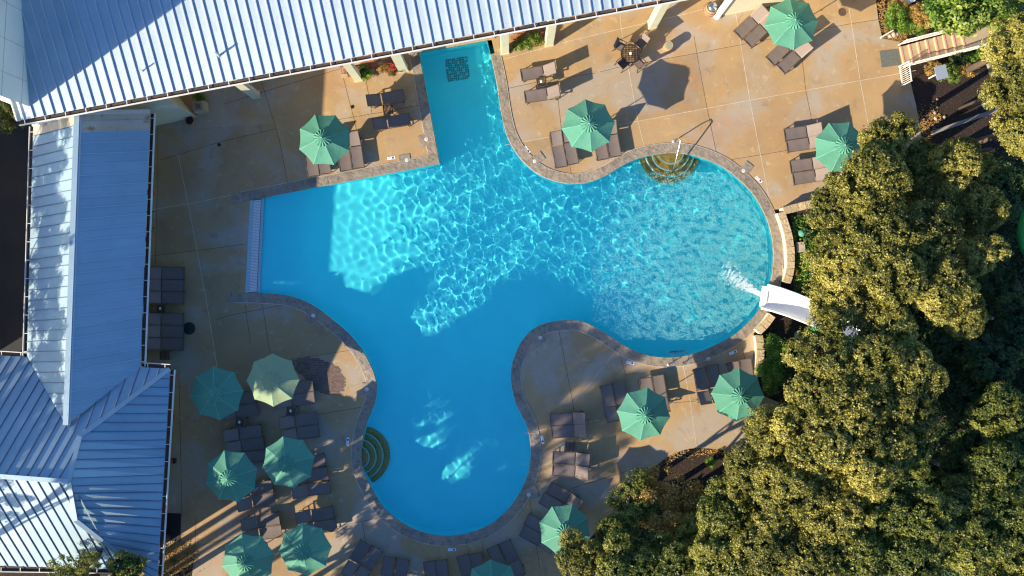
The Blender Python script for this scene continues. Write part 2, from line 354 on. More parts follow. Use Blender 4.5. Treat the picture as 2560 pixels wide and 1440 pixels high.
def strip(pts, wd, z0, z1, name, m, parent):
    b = MB()
    for i in range(len(pts) - 1):
        a = Vector((*pts[i], (z0 + z1) / 2)); c = Vector((*pts[i + 1], (z0 + z1) / 2)); b.bar(a, c, wd, z1 - z0)
    return b.build(name, m, parent)
for j in joints_white: strip([P2(*p) for p in j], .024, -.01, .004, 'white_joint', M['caulk'], deck)
for j in joints_dark: strip([P2(*p) for p in j], .022, -.01, .003, 'dark_joint', M['cut'], deck)

# ------------------------------------------------------------------ swimming pool
pool = empty('swimming_pool', (0, 0, 0), kind='structure')
out_off = offset(outline, .545)
cw = MB()
def nearpt(px, py):
    q = np.array(P2(px, py)); return int(np.argmin([np.hypot(*(np.array(p) - q)) for p in outline]))
# coping stones: a run of the ring between joints
lens = [math.dist(outline[i], outline[(i + 1) % NO]) for i in range(NO)]
skip_e = {(i) for i in range(NO) if (math.dist(outline[i], outline[(i + 1) % NO]) > 4.0 and abs(outline[i][0] - outline[(i + 1) % NO][0]) < .6)}   # left entry
top_e = {i for i in range(NO) if min(outline[i][1], outline[(i + 1) % NO][1]) > P2(0, 140)[1]}
acc = 0; cur = []; 
def coping_piece(idx, t0=0, t1=1):
    b = MB()
    a_in = [outline[i % NO] for i in idx]; a_out = [out_off[i % NO] for i in idx]
    n = len(idx)
    gap = .006
    for L_ in (a_in, a_out):
        p0 = np.array(L_[0]); p1 = np.array(L_[1]); L_[0] = tuple(p0 + (p1 - p0) / np.linalg.norm(p1 - p0) * gap)
        p0 = np.array(L_[-1]); p1 = np.array(L_[-2]); L_[-1] = tuple(p0 + (p1 - p0) / np.linalg.norm(p1 - p0) * gap)
    zt, zb = .025, -.06
    a_mid = [((3 * a[0] + c[0]) / 4 * 1, (3 * a[1] + c[1]) / 4) for a, c in zip(a_in, a_out)]
    for (a, z) in ((a_in, zb), (a_in, zt - .02), ([(x[0] * .96 + y[0] * .04, x[1] * .96 + y[1] * .04) for x, y in zip(a_in, a_out)], zt), (a_out, zt), (a_out, zb)):
        b.v += [(p[0], p[1], z) for p in a]
    for r_ in range(4):
        for k in range(n - 1): b.f.append((r_ * n + k, (r_ + 1) * n + k, (r_ + 1) * n + k + 1, r_ * n + k + 1))
    b.f.append(tuple(r_ * n for r_ in range(5))[::-1]); b.f.append(tuple(r_ * n + n - 1 for r_ in range(5)))
    b.build('coping_stone', M['coping'], pool)
# densify long straight edges for coping
run = []; acc = 0; target = 1.9
i = 0
for i in range(NO):
    if i in skip_e or i in top_e:
        if len(run) > 1: coping_piece(run)
        run = []; acc = 0; continue
    if not run: run = [i]
    run.append(i + 1); acc += lens[i]
    if acc > target: coping_piece(run); run = []; acc = 0; target = 1.5 + random.random() * 1.2
if len(run) > 1: coping_piece(run)
# coping tails beyond the beach entry
for (a, b_) in (((626, 501), (583, 510)), ((612, 732), (568, 732))):
    n_ = -1 if a[1] < 600 else 1
    d = 24 * n_
    a = (a[0] + 12, a[1] - (2.6 if n_ < 0 else 0)); q = [P2(*a), P2(*b_), P2(b_[0] - (5 if n_ < 0 else 0), b_[1] + d), P2(a[0] - (5 if n_ < 0 else 0), a[1] + d)]
    MB().prism(q, -.06, .0215).build('coping_stone', M['coping'], pool)
# white sealant line round the coping
b = MB()
for i in range(NO):
    if i in skip_e or i in top_e: continue
    p = out_off[i]; q = out_off[(i + 1) % NO]; b.bar((*p, .008), (*q, .008), .022, .036)
b.build('sealant_line', M['caulk'], pool)
# depth: shallow beach entry at the left, 1.3 m in the middle
XL = P2(640, 0)[0]
def depth(x, y):
    d = np.clip((x - XL) / (P2(1050, 0)[0] - XL), 0, 1); return .04 + 1.31 * d ** .8
gx = np.arange(P2(600, 0)[0], P2(1960, 0)[0], .5); gy = np.arange(P2(0, 1360)[1], P2(0, 90)[1], .5)
X, Y = np.meshgrid(gx, gy); Z = -.10 - depth(X, Y)
keepm = pip_np(X, Y, offset(outline, .9))
I = np.arange(X.size).reshape(X.shape); f = np.stack([I[:-1, :-1], I[:-1, 1:], I[1:, 1:], I[1:, :-1]], -1)
kf = (keepm[:-1, :-1] | keepm[:-1, 1:] | keepm[1:, 1:] | keepm[1:, :-1])
b = MB(); b.v = np.stack([X, Y, Z], -1).reshape(-1, 3).tolist(); b.f = f[kf].tolist()
pf = b.build('pool_floor', M['poolfloor'], pool, smooth=True); pf.cycles.is_caustics_receiver = True
b = MB(); wl = offset(outline, .03)
for i in range(NO):
    p = wl[i]; q = wl[(i + 1) % NO]; zz = lambda t: -.10 - float(depth(t[0], t[1])) - .02
    b.add([(p[0], p[1], -.055), (q[0], q[1], -.055), (q[0], q[1], zz(q)), (p[0], p[1], zz(p))], [(0, 1, 2, 3)])
pwall = b.build('pool_wall', M['poolfloor'], pool); pwall.cycles.is_caustics_receiver = True
b = MB()
wl2 = offset(outline, .012)
for i in range(NO):
    if i in skip_e: continue
    p = wl2[i]; q = wl2[(i + 1) % NO]; b.add([(p[0], p[1], -.055), (q[0], q[1], -.055), (q[0], q[1], -.2), (p[0], p[1], -.2)], [(0, 1, 2, 3)])
b.build('waterline_tile', M['joint'], pool)
# beach entry: curb, slatted overflow grate, lip
def quadpx(pts, z0, z1): return MB().prism([P2(*p) for p in pts], z0, z1)
quadpx([(625, 501), (633, 500), (621, 732), (612, 732)], -.13, -.02).build('entry_curb', M['poolcurb'], pool)
MB().prism([P2(*p) for p in [(606, 505), (625, 501), (612, 732), (592, 735)]], -.12, -.004).build('paving_slab', M['deck'], deck)
quadpx([(653, 496), (659, 495), (648, 733), (642, 733)], -.2, -.075).build('entry_curb', M['poolcurb'], pool)
quadpx([(633, 500), (653, 496), (642, 733), (621, 732)], -.25, -.14).build('grate_channel', M['poolcurb'], pool)
for k in range(60):
    t = (k + .5) / 60; y = 501 + (731 - 501) * t; x0 = 633.5 + (621.5 - 633.5) * t; x1 = 652.5 + (641.5 - 652.5) * t
    MB().bar(P(x0, y, -.07), P(x1, y - 2, -.07), .055, .03).build('grate_slat', M['white'], pool)
# step fans
def fan(cx, cy, radii, a0, a1, zs, nm):
    c = P2(cx, cy)
    st = empty(nm, (0, 0, 0)); st.parent = pool
    st.name = nm
    for k, (r0, z) in enumerate(zip(radii, zs)):
        rr = r0 / S; pts = [(c[0] + rr * math.cos(R(t)), c[1] + rr * math.sin(R(t))) for t in np.linspace(a0, a1, 30)]
        o = MB().prism([c] + pts, -1.5, z).build('tread', M['steptile'], st); o.cycles.is_caustics_receiver = True
        b = MB()
        if k < 3:
            for i in range(len(pts) - 1): b.bar((*pts[i], z + .004), (*pts[i + 1], z + .004), .07, .03)
            o = b.build('step_nosing', M['stepedge'], st); o.cycles.is_caustics_receiver = True
    return st
fan(1680, 376, [32, 48, 62, 76], 170, 370, [-.28, -.55, -.82, -1.05], 'curved_steps')
fan(893, 1146, [28, 44, 60, 76], -95, 95, [-.28, -.55, -.82, -1.05], 'curved_steps')
# mosaic square on the floor of the arm
mo = MB(); mo2 = []
for iy in range(11):
    for ix in range(11):
        u = (ix + .5) / 11; v = (iy + .5) / 11
        if (ix + iy * 3) % 7 == 5: continue
        px = 1112 + 56 * u + 8 * v; py = 148 - 8 * u + 57 * v; p = P(px, py, -1.1)
        k_ = 1.0; mo.box((p.x, p.y, -1.425), (.088, .088, .02), rz=R(10))
o = mo.build('mosaic_square', M['darkmos'], pool); o['kind'] = 'stuff'; o.cycles.is_caustics_receiver = True
# water
st_ = .055
gx = np.arange(P2(618, 0)[0], P2(1945, 0)[0], st_); gy = np.arange(P2(0, 1350)[1], P2(0, 95)[1], st_)
X, Y = np.meshgrid(gx, gy); Z = np.zeros_like(X)
PX = X * S + 1280; PY = 720 - Y * S
dl = np.hypot(PX - 1860, PY - 710)                       # distance from the slide mouth in px
chop = np.clip(1.15 - dl / 620, 0, 1)
calm = np.clip((PX - 640) / 500, .25, 1)
lowpart = np.clip(1 - (PY - 850) / 500, .45, 1)
for i in range(46):
    lam = rng.uniform(.36, .95); a = rng.normal(R(5), .8); k = 2 * math.pi / lam
    Z += .0027 * lam * np.sin(k * (X * math.cos(a) + Y * math.sin(a)) + rng.uniform(0, 7) + .8 * np.sin(X * .35 + i) + .7 * np.cos(Y * .4 + i * 2)) * calm * lowpart
for i in range(30):
    lam = rng.uniform(.30, .7); a = rng.uniform(0, 2 * math.pi); k = 2 * math.pi / lam
    Z += .0017 * lam * np.sin(k * (X * math.cos(a) + Y * math.sin(a)) + rng.uniform(0, 7) + .9 * np.sin(X * .9 + i) + .9 * np.cos(Y * .8 + i)) * chop
keepm = pip_np(X, Y, offset(outline, .04))
I = np.arange(X.size).reshape(X.shape); f = np.stack([I[:-1, :-1], I[:-1, 1:], I[1:, 1:], I[1:, :-1]], -1)
kf = (keepm[:-1, :-1] | keepm[:-1, 1:] | keepm[1:, 1:] | keepm[1:, :-1]); f = f[kf]
used = np.unique(f); remap = -np.ones(X.size, int); remap[used] = np.arange(len(used))
verts = np.stack([X, Y, Z - .10], -1).reshape(-1, 3)[used]; f = remap[f]
me = bpy.data.meshes.new('water'); me.vertices.add(len(verts)); me.vertices.foreach_set('co', verts.ravel()); me.loops.add(f.size); me.loops.foreach_set('vertex_index', f.ravel().astype(np.int32))
me.polygons.add(len(f)); me.polygons.foreach_set('loop_start', np.arange(0, f.size, 4, dtype=np.int32)); me.polygons.foreach_set('use_smooth', np.ones(len(f), bool)); me.update(calc_edges=True)
me.materials.append(M['water']); wo = bpy.data.objects.new('water', me); col.objects.link(wo); wo.cycles.is_caustics_caster = True; tag(wo, kind='structure')
# foam thrown up where the slide runs into the water
fb = MB()
import mathutils.noise as mn
ax = np.array([-.86, -.50]); ax /= np.hypot(*ax); nx_ = np.array([-ax[1], ax[0]])
for k in range(26000):
    t = rng.random(); l = 118 * t; wd_ = 4 + 34 * t ** 1.2; u_ = rng.normal(0, .5)
    if abs(u_) > 1: continue
    q = np.array([1906, 739]) + ax * l + nx_ * wd_ * u_ + np.array([0, -10 * t * t])
    f_ = mn.fractal(Vector((q[0] * .055 + 5 * math.sin(t * 4), q[1] * .10, 1.0)), .7, 2.1, 4)
    if f_ < rng.uniform(-.9, .25) + 0.8 * t ** 1.4 + .35 * abs(u_): continue
    p = P(q[0], q[1], 0); r_ = rng.uniform(.005, .016) * (1.25 - .5 * t); z = -.072 + .10 * (1 - t) ** 2 * rng.random()
    a = rng.uniform(0, 6); fb.add([(p.x + r_ * math.cos(a + g_), p.y + r_ * math.sin(a + g_), z + .002 * g_) for g_ in (0, 1.57, 3.14, 4.71)], [(0, 1, 2, 3)])
tag(fb.build('splash_foam', M['foam']), 'white splash and foam where the slide pours into the pool', 'foam', kind='stuff')

# milky froth of small bubbles drifting over the round basin
import mathutils.noise as mn
bb = []
tries = 330000; qx = rng.uniform(1480, 1925, tries); qy = rng.uniform(430, 850, tries); dd = np.hypot(qx - 1880, (qy - 700) * 1.0)
pr = np.clip(1.0 - dd / 420, 0, 1) ** .8; inside = pip_np((qx - 1280) / S, (720 - qy) / S, offset(outline, -.25)); rr_ = rng.random(tries)
for k in np.nonzero(inside & (rr_ < pr))[0]:
    x = (qx[k] - 1280) / S; y = (720 - qy[k]) / S
    nz = mn.fractal(Vector((x * 2.6 + y * .8, y * 3.4, 0)), .6, 2.1, 4)
    if nz > rng.uniform(-.55, .55): bb.append((x, y))
bb = np.array(bb); nb_ = len(bb); a = rng.uniform(0, 6.28, nb_); s_ = .011 * rng.uniform(.6, 1.5, nb_); zz = -.068 + .0
v = np.stack([np.stack([bb[:, 0] + s_ * np.cos(a + t), bb[:, 1] + s_ * np.sin(a + t), np.full(nb_, zz)], -1) for t in (0, 1.57, 3.14, 4.71)], 1).reshape(-1, 3)
fm = MB(); fm.v = v.tolist(); fm.f = [(4 * i, 4 * i + 1, 4 * i + 2, 4 * i + 3) for i in range(nb_)]
tag(fm.build('bubble_froth', M['froth']), 'pale froth of small bubbles drifting over the round basin', 'froth', kind='stuff')

# skimmer lids, depth markers
lid_px = [(1066, 348), (1017, 400), (1337, 403), (1859, 427), (783, 789), (1351, 844), (917, 973), (1322, 1237), (1771, 897)]
lid_lab = ['white skimmer lid in the coping beside the north arm of the pool', 'white skimmer lid by the inner corner left of the north arm', 'white skimmer lid at the bend left of the four loungers by the arm', 'white skimmer lid on the upper right rim of the round basin', 'shaded skimmer lid above the pair of green umbrellas at lower left', 'skimmer lid at the tip of the shaded peninsula',
           'skimmer lid at the waist of the pool right of the brick oval', 'skimmer lid at the lower right of the bottom basin', 'shaded skimmer lid beside the pool ladder']
for (px, py), lb in zip(lid_px, lid_lab):
    t = empty('skimmer_lid', P(px, py, .026), lb, 'skimmer lid', 'round skimmer lids round the pool')
    MB().lathe([(0.001, .012), (.085, .012), (.1, .008), (.105, 0)], seg=24).build('lid', M['trim'], t)
    MB().lathe([(.06, .0125), (.06, .014), (.068, .014), (.068, .0125)], seg=20).build('ring', M['stair'], t)
    MB().box((0, .012, .0145), (.05, .012, .003)).box((0, -.02, .0145), (.012, .03, .003)).build('finger_slot', M['ink'], t)
# square blocks round some skimmers
for (px, py, a, sx, sy) in [(1060, 352, 12, .52, .62), (1012, 398, 10, .6, .5), (1345, 395, 35, .62, .5), (1866, 420, -38, .5, .62), (780, 795, -28, .62, .55), (1345, 850, 40, .6, .6), (1332, 1232, 25, .6, .62), (915, 970, 10, .4, .6)]:
    p = P(px, py); MB().box((0, 0, 0), (sx, sy, .05), rz=R(a)).build('skimmer_block', M['coping'], pool, loc=(p.x, p.y, .003))
mk = [(978, 395, 8, '3 FT'), (1318, 374, -52, '3 FT'), (1897, 449, -42, '4 FT'), (869, 1104, 85, '3 FT'), (1130, 1374, 2, '3 FT'), (1356, 1099, -80, '3 FT'), (1576, 907, -12, '4 FT'), (1833, 881, 22, '4 FT')]
mklab = ['white depth marker on the deck below the two loungers left of the arm', 'white depth marker at the bend beside the skimmer lid', 'white depth marker on the upper right rim of the basin', 'depth marker left of the lower curved steps', 'depth marker under the bottom of the pool', 'depth marker left of the two loungers on the peninsula', 'depth marker above the pair of loungers below the round basin', 'depth marker left of the limestone wall end']
def textobj(s, size, loc, rz, m, parent, name='lettering', ext=.0):
    cu = bpy.data.curves.new(name, 'FONT'); cu.body = s; cu.size = size; cu.align_x = 'CENTER'; cu.align_y = 'CENTER'; cu.extrude = ext
    o = bpy.data.objects.new(name, cu); col.objects.link(o); o.location = loc; o.rotation_euler = (0, 0, rz); o.parent = parent; cu.materials.append(m)
    bpy.context.view_layer.update(); me = bpy.data.meshes.new_from_object(o.evaluated_get(bpy.context.evaluated_depsgraph_get())); q = bpy.data.objects.new(name, me); col.objects.link(q); q.location = loc; q.rotation_euler = (0, 0, rz); q.parent = parent; bpy.data.objects.remove(o); return q
for (px, py, a, s_), lb in zip(mk, mklab):
    t = empty('depth_marker', P(px, py, 0), lb, 'depth marker', 'depth markers set in the deck', rz=R(a))
    MB().box((0, 0, .004), (.44, .15, .012)).build('tile', M['card'], t)
    MB().box((.1, 0, .0115), (.1, .1, .003)).build('symbol_panel', M['ink'], t)
    textobj(s_, .12, (-.09, 0, .0115), 0, M['ink'], t)

# round drains in the deck
for (px, py, r_, lb) in [(881, 267, .1, 'small green drain left of the two shadowed loungers'), (548, 362, .1, 'small green drain in the shaded upper left deck'), (473, 821, .34, 'large round green drain right of the wall loungers'), (757, 920, .36, 'large dark drain at the edge of the brick oval'), (2106, 30, .26, 'round brown drain at the upper right'), (1565, 1018, .06, 'tiny drain on the peninsula')]:
    t = empty('deck_drain', P(px, py, 0), lb, 'drain', 'round drains in the deck')
    MB().lathe([(r_, .003), (r_, .012), (r_ * .86, .012), (r_ * .86, .003)], seg=28).build('rim', M['drain'] if px != 2106 else M['clay'], t)
    MB().lathe([(0.001, .004), (r_ * .86, .004)], seg=24).build('well', M['black'] if px != 2106 else M['bark'], t)
    for k in range(-3, 4):
        x = k * r_ * .23; l = math.sqrt(max(0, (r_ * .85) ** 2 - x * x)); MB().box((x, 0, .009), (r_ * .09, 2 * l, .006)).build('bar', M['drain'] if px != 2106 else M['bark'], t)

# brick oval set in the deck
ov = empty('brick_oval', P(805, 938, 0), 'dark oval of small brick pavers set into the shaded deck', 'paver panel', kind='thing')
oc = P(805, 938); out = []
kid = [(728, 905), (742, 897), (770, 893), (800, 898), (832, 910), (852, 930), (862, 955), (858, 975), (840, 986), (815, 985), (790, 975), (775, 955), (755, 940), (735, 925)]
kp = [P2(*p) for p in cr(kid, 4, True)]
MB().prism([(p[0] - oc.x, p[1] - oc.y) for p in kp], -.01, .004).build('mortar_bed', M['stone_path'], ov)
cx_, cy_ = P2(812, 940)
bm_ = MB().box((0, 0, 0), (.14, .075, .02)); pmesh = None; cnt = 0
for ring in range(1, 26):
    for row in range(40):
        x = cx_ - 1.9 + ring * .155 + (row % 2) * .075; y = cy_ - 1.6 + row * .09
        if pip((x, y), kp) and cnt < 290:
            if pmesh is None: o = bm_.build('brick', M['paver'], ov); pmesh = o.data
            else: o = bpy.data.objects.new('brick', pmesh); col.objects.link(o); o.parent = ov
            o.location = (x - oc.x, y - oc.y, .004 + random.random() * .003); o.rotation_euler = (0, 0, random.uniform(-.04, .04)); cnt += 1

# ------------------------------------------------------------------ roofs
def clip_half(poly, nx, c, keep_greater):
    out = []
    for i in range(len(poly)):
        a = poly[i]; b = poly[(i + 1) % len(poly)]; da = a[nx] - c; db = b[nx] - c
        if not keep_greater: da, db = -da, -db
        if da >= 0: out.append(a)
        if (da >= 0) != (db >= 0):
            t = da / (da - db); out.append((a[0] + (b[0] - a[0]) * t, a[1] + (b[1] - a[1]) * t))
    return out
def roof_plane(parent, pts, sdir_, spacing, mp, ms, seam_w=.035, seam_h=.075, off=0, mfun=None):
    pts = [Vector(p) for p in pts]; n = Vector((0, 0, 0)); c0 = pts[0]
    for i in range(1, len(pts) - 1): n += (pts[i] - c0).cross(pts[i + 1] - c0)
    n.normalize()
    if n.z < 0: n = -n
    u = Vector(sdir_); u = (u - n * u.dot(n)).normalized(); v = n.cross(u)
    p2 = [((p - c0).dot(v), (p - c0).dot(u)) for p in pts]
    lo = min(p[0] for p in p2); hi = max(p[0] for p in p2); x = lo + off
    edges = [lo]
    while x < hi:
        if x > lo + .02: edges.append(x)
        x += spacing
    edges.append(hi)
    for i in range(len(edges) - 1):
        q = clip_half(clip_half(p2, 0, edges[i], True), 0, edges[i + 1], False)
        if len(q) < 3: continue
        top = [c0 + v * a + u * b_ for a, b_ in q]; bot = [t - n * .05 for t in top]; k = len(q)
        fs = [tuple(range(k)), tuple(range(2 * k - 1, k - 1, -1))] + [(j, k + j, k + (j + 1) % k, (j + 1) % k) for j in range(k)]
        b = MB(); b.add(top + bot, fs)
        ctr = sum(top, Vector()) / k
        o = b.build('roof_panel', mfun(ctr) if mfun else mp, parent)
        uv = o.data.uv_layers.new(name='UVMap')
        for lp in o.data.loops:
            co = o.data.vertices[lp.vertex_index].co - c0; uv.data[lp.index].uv = ((co.dot(v) - edges[i]) / spacing * 1.85, co.dot(u))
        if i > 0:
            ys = []
            for j in range(len(p2)):
                a = p2[j]; c = p2[(j + 1) % len(p2)]
                if (a[0] - edges[i]) * (c[0] - edges[i]) < 0: t = (edges[i] - a[0]) / (c[0] - a[0]); ys.append(a[1] + (c[1] - a[1]) * t)
            ys.sort()
            for y0, y1 in zip(ys[0::2], ys[1::2]):
                A = c0 + v * edges[i] + u * y0 + n * (seam_h / 2 - .005); B_ = c0 + v * edges[i] + u * y1 + n * (seam_h / 2 - .005)
                MB().bar(A, B_, seam_w, seam_h, up=n).build('seam', ms, parent)
def gutter(parent, a, b_, outward, every=.9, mirror=1):
    a = Vector(a); b_ = Vector(b_); o = Vector(outward).normalized()
    MB().bar(a + o * .10 - Vector((0, 0, .12)), b_ + o * .10 - Vector((0, 0, .12)), .2, .03).build('gutter_channel', M['gutter'], parent)
    MB().bar(a + o * .215 - Vector((0, 0, .07)), b_ + o * .215 - Vector((0, 0, .07)), .035, .14).build('gutter_lip', M['trim'], parent)
    L_ = (b_ - a).length; n = int(L_ / every)
    for k in range(n + 1):
        p = a.lerp(b_, (k + .3) / (n + .6)); MB().bar(p + o * .0 - Vector((0, 0, .02)), p + o * .22 - Vector((0, 0, .02)), .035, .02).build('gutter_bracket', M['trim'], parent)

# top building: long single-pitch roof over a colonnade
ZE = 5.6
nb = empty('north_building', P(700, 60, 0), 'long low building with a pale ribbed metal roof and a colonnade facing the pool', 'building', kind='thing')
def rel(o, pts): return [Vector(p) - o.location for p in pts]
nb.location = (0, 0, 0)
e0 = P(45, 302, ZE); e1 = P(1760, -22, ZE); ed = (e1 - e0); ed.z = 0; ed.normalize(); up_ = Vector((-ed.y, ed.x, 0))
slope = .24
def onroof(p, d): q = p + up_ * d; q.z = ZE + slope * d; return q
roof_plane(nb, [e0, e1, onroof(e1, 16), onroof(e0, 16)], up_ + Vector((0, 0, slope)), .482, M['roof'], M['seam'], seam_w=.045, seam_h=.06, off=.14)
gutter(nb, e0, e1, -up_, every=.98)
MB().bar(e0 - ed * .02 + Vector((0, 0, -.06)), onroof(e0 - ed * .02, 16) + Vector((0, 0, -.06)), .05, .3).build('rake_trim', M['trim'], nb)
# wall behind the colonnade
wb0 = P(300, 205); wb1 = P(1700, -95)
MB().bar(wb0 + Vector((0, 0, 2.7)), wb1 + Vector((0, 0, 2.7)), .3, 5.3).build('wall', M['cream'], nb)
# porch wall at the left end, the lit cream wall with a blue shaded foot
q = [P2(330, 268), P2(376, 318), P2(493, 292), P2(430, 225)]
MB().prism(q, 0, 3.1).build('wall', M['cream'], nb)
# wall at the upper right
MB().prism([P2(1806, 40), P2(1920, 17), P2(2260, -52), P2(2260, -330), P2(1800, -240)], 0, 5.0).build('wall', M['cream'], nb)
# columns
for (bx, by, rz, w_, l_) in [(640, 238, 11, .42, .34), (896, 196, 11, .40, .34), (1008, 172, 11, .5, .34), (1262, 128, 11, .40, .34), (1372, 108, 11, .42, .34), (1630, 62, 11, .42, .42)]:
    p = P(bx, by); c = empty('column', (p.x, p.y, 0)); c.parent = nb; c.rotation_euler = (0, 0, R(rz))
    MB().box((0, 0, 2.72), (w_, l_, 5.3)).build('shaft', M['column'], c)
    MB().box((0, 0, .06), (w_ + .06, l_ + .06, .12)).build('plinth', M['column'], c)
    MB().box((w_ / 2 + .01, 0, 2.72), (.03, l_ * .5, 5.2)).build('shaft_strip', M['trim'], c)
p = P(1793, 40); c = empty('column', (p.x, p.y, 0)); c.parent = nb
MB().lathe([(.2, 0), (.22, .1), (.18, .3), (.18, 5.2)], seg=16).build('shaft', M['white'], c, smooth=True)
# vent pipes on the roof
for (px, py, h_, r_, lb) in [(548, 140, .55, .045, 'white vent pipe on the metal roof with the longer blue shadow'), (357, 178, .42, .03, 'thin white vent pipe on the metal roof nearest the tower shadow')]:
    z = ZE + 1.1
    for _ in range(4):
        p = P(px, py, z); z = ZE + slope * (p - e0).dot(up_)
    t = empty('vent_pipe', P(px, py, z - .03), lb, 'vent pipe', 'vent pipes on the metal roof')
    MB().lathe([(r_, 0), (r_, h_), (r_ * .7, h_), (r_ * .7, h_ - .1), (.001, h_ - .1)], seg=12).build('pipe', M['white'], t)
    MB().lathe([(r_ * 2.2, 0), (r_ * 1.1, .08)], seg=14).build('flashing', M['seam'], t)
# tall block at the upper left
zt = 10.5
C0 = P(78, 268, ZE); nbz = P(46, 0, ZE + slope * 6); dA = (nbz - C0); dA.z = 0; dA.normalize(); dB = (P(-80, 205, ZE) - C0); dB.z = 0; dB.normalize()
A1 = C0 + dA * 18; B1 = C0 + dB * 10; B2 = A1 + dB * 10
tb = empty('tall_block', (0, 0, 0), 'tall pale clad block rising past the left end of the metal roof', 'building')
MB().prism([(C0.x, C0.y), (A1.x, A1.y), (B2.x, B2.y), (B1.x, B1.y)], 4.6, zt).build('wall', M['towerwall'], tb)
nA = Vector((dA.y, -dA.x, 0)); 
for d in (1.1, 2.6, 4.2, 5.9):
    p = C0 + dA * d + nA * .004; MB().bar((p.x, p.y, 4.7), (p.x, p.y, zt), .012, .02, up=nA).build('cladding_joint', M['clad_line'], tb)
for z in (6.4, 7.9, 9.4):
    a = C0 + nA * .006; a.z = z; b_ = C0 + dA * 17 + nA * .006; b_.z = z; MB().bar(a, b_, .012, .014).build('cladding_joint', M['clad_line'], tb)
nB = Vector((-dB.y, dB.x, 0))
if nB.y > 0: nB = -nB
a = C0 + nB * .12; b_ = B1 + nB * .12; a.z = b_.z = 4.75; MB().bar(a, b_, .25, .34).build('fascia', M['trim'], tb)
# porch step, brick and stones in the bays behind the columns
br = empty('brick_steps', P(930, 150), 'red brick garden steps under the eave left of the pool arm', 'steps')
for i in range(6):
    for k in range(9):
        px = 862 + k * 17 + (i % 2) * 6; py = 190 - i * 12 - k * 3.2; p = P(px, py) - br.location
        MB().box((0, 0, 0), (.33, .2, .1), rz=R(11)).build('brick', M['terracotta'] if (i * 5 + k * 3) % 4 else M['sandstone'], br, loc=(p.x, p.y, .03 + i * .12))
br = empty('brick_planter', P(1320, 90), 'red brick planter under the eave right of the pool arm', 'planter')
for i in range(4):
    for k in range(7):
        px = 1283 + k * 14 + (i % 2) * 5; py = 124 - i * 13 - k * 3; p = P(px, py) - br.location
        MB().box((0, 0, 0), (.28, .22, .1), rz=R(11)).build('brick', M['terracotta'], br, loc=(p.x, p.y, .03 + i * .1))
# wall closing the head of the pool arm
ha = empty('pool_head_wall', (0, 0, 0), 'low tan stucco wall closing the head of the pool arm under the eave', 'wall')
MB().bar(P(1020, 128) + Vector((0, 0, .1)), P(1235, 88) + Vector((0, 0, .1)), .36, .6).build('wall_cap', M['sandstone'], ha)
for k in range(3):
    MB().bar(P(1030, 112 - k * 12) + Vector((0, 0, .45 + k * .2)), P(1240, 72 - k * 12) + Vector((0, 0, .45 + k * .2)), .3, .3).build('step', M['sandstone'], ha)

# left building -------------------------------------------------
lbd = empty('west_building', (0, 0, 0), 'low gabled wing with long blue-grey metal roof along the left side of the deck', 'building')
ZR, ZV = 5.15, 3.3
r0 = P(194, 286, ZR); r1 = P(166, 1062, 5.0); re0 = P(375, 283, ZV); re1 = P(351, 916, ZV); le0 = P(84, 316, ZV); le1 = P(67, 893, ZV)
def rust_bounce_fun(c):
    py = 720 - c.y * S * H / (H - c.z); return M['roof_rust_bounce'] if py < 330 else M['roof_flat']  # top panels get the painted bounce light along with the rust
roof_plane(lbd, [r0, re0, re1, r1], (re0 - r0), .515, M['roof_flat'], M['seam'], seam_w=.03, seam_h=.06, mfun=rust_bounce_fun)
roof_plane(lbd, [r0, r1, le1, le0], (le0 - r0), .515, M['roof_flat'], M['seam_dark'], seam_w=.03, seam_h=.05, mfun=rust_bounce_fun)
MB().bar(r0 + Vector((0, 0, .05)), r1 + Vector((0, 0, .05)), .26, .07).build('ridge_cap', M['roof_flat'], lbd)
MB().bar(r0 + Vector((.16, 0, .0)), r1 + Vector((.16, 0, .0)), .05, .08).build('ridge_flashing', M['seam'], lbd)
gutter(lbd, re0, re1, (1, 0, 0), every=.85); gutter(lbd, le0, le1, (-1, 0, 0), every=.9)
gb = MB(); gb.add([r0, re0, Vector((re0.x - 1.25, re0.y, .0)), Vector((le0.x, le0.y, .0)), le0], [(0, 1, 2, 3, 4)]); gb.build('gable_wall', M['cream'], lbd)
MB().bar(r0 + Vector((0, .08, .02)), re0 + Vector((0, .08, .02)), .18, .16).build('gable_trim', M['trim'], lbd)
MB().bar(r0 + Vector((0, .08, .02)), le0 + Vector((0, .08, .02)), .18, .16).build('gable_trim', M['trim'], lbd)
xw0 = re0.x - 1.25
MB().prism([(xw0, re0.y), (re1.x - 1.25, re1.y - 3), (le1.x + .4, le1.y - 3), (le0.x + .4, le0.y)], 0, 3.1).build('wall', M['cream'], lbd)
# lower left hipped building
hb = empty('hipped_building', (0, 0, 0), 'building with hipped blue-grey metal roof filling the lower left corner', 'building')
def on_plane_y(px, py, zf):           # point seen at px,py on a roof plane z = zf(x, y)
    z = 4.5
    for _ in range(30): q = P(px, py, z); z = z * .5 + .5 * zf(q.x, q.y)
    return P(px, py, z)
yN = P(0, 893, ZV).y
zN = lambda x, y: ZV + .49 * (yN - y)
T = on_plane_y(201, 1091, zN); Pk = on_plane_y(173, 1203, zN); Q = on_plane_y(-60, 1186, zN); Rr = on_plane_y(165, 1062, zN); Lr = P(66, 893, ZV); K = P(-60, 885, ZV); A_ = P(351, 918, ZV); B_ = P(425, 922, ZV)
roof_plane(hb, [K, Lr, Rr, T, Pk, Q], Vector((.28, 1, 0)), .50, M['roof_flat'], M['seam_dark'], seam_w=.03, seam_h=.05)
roof_plane(hb, [Rr, A_, B_, T], Vector((.12, 1, 0)), .50, M['roof_flat'], M['seam_dark'], seam_w=.03, seam_h=.05)
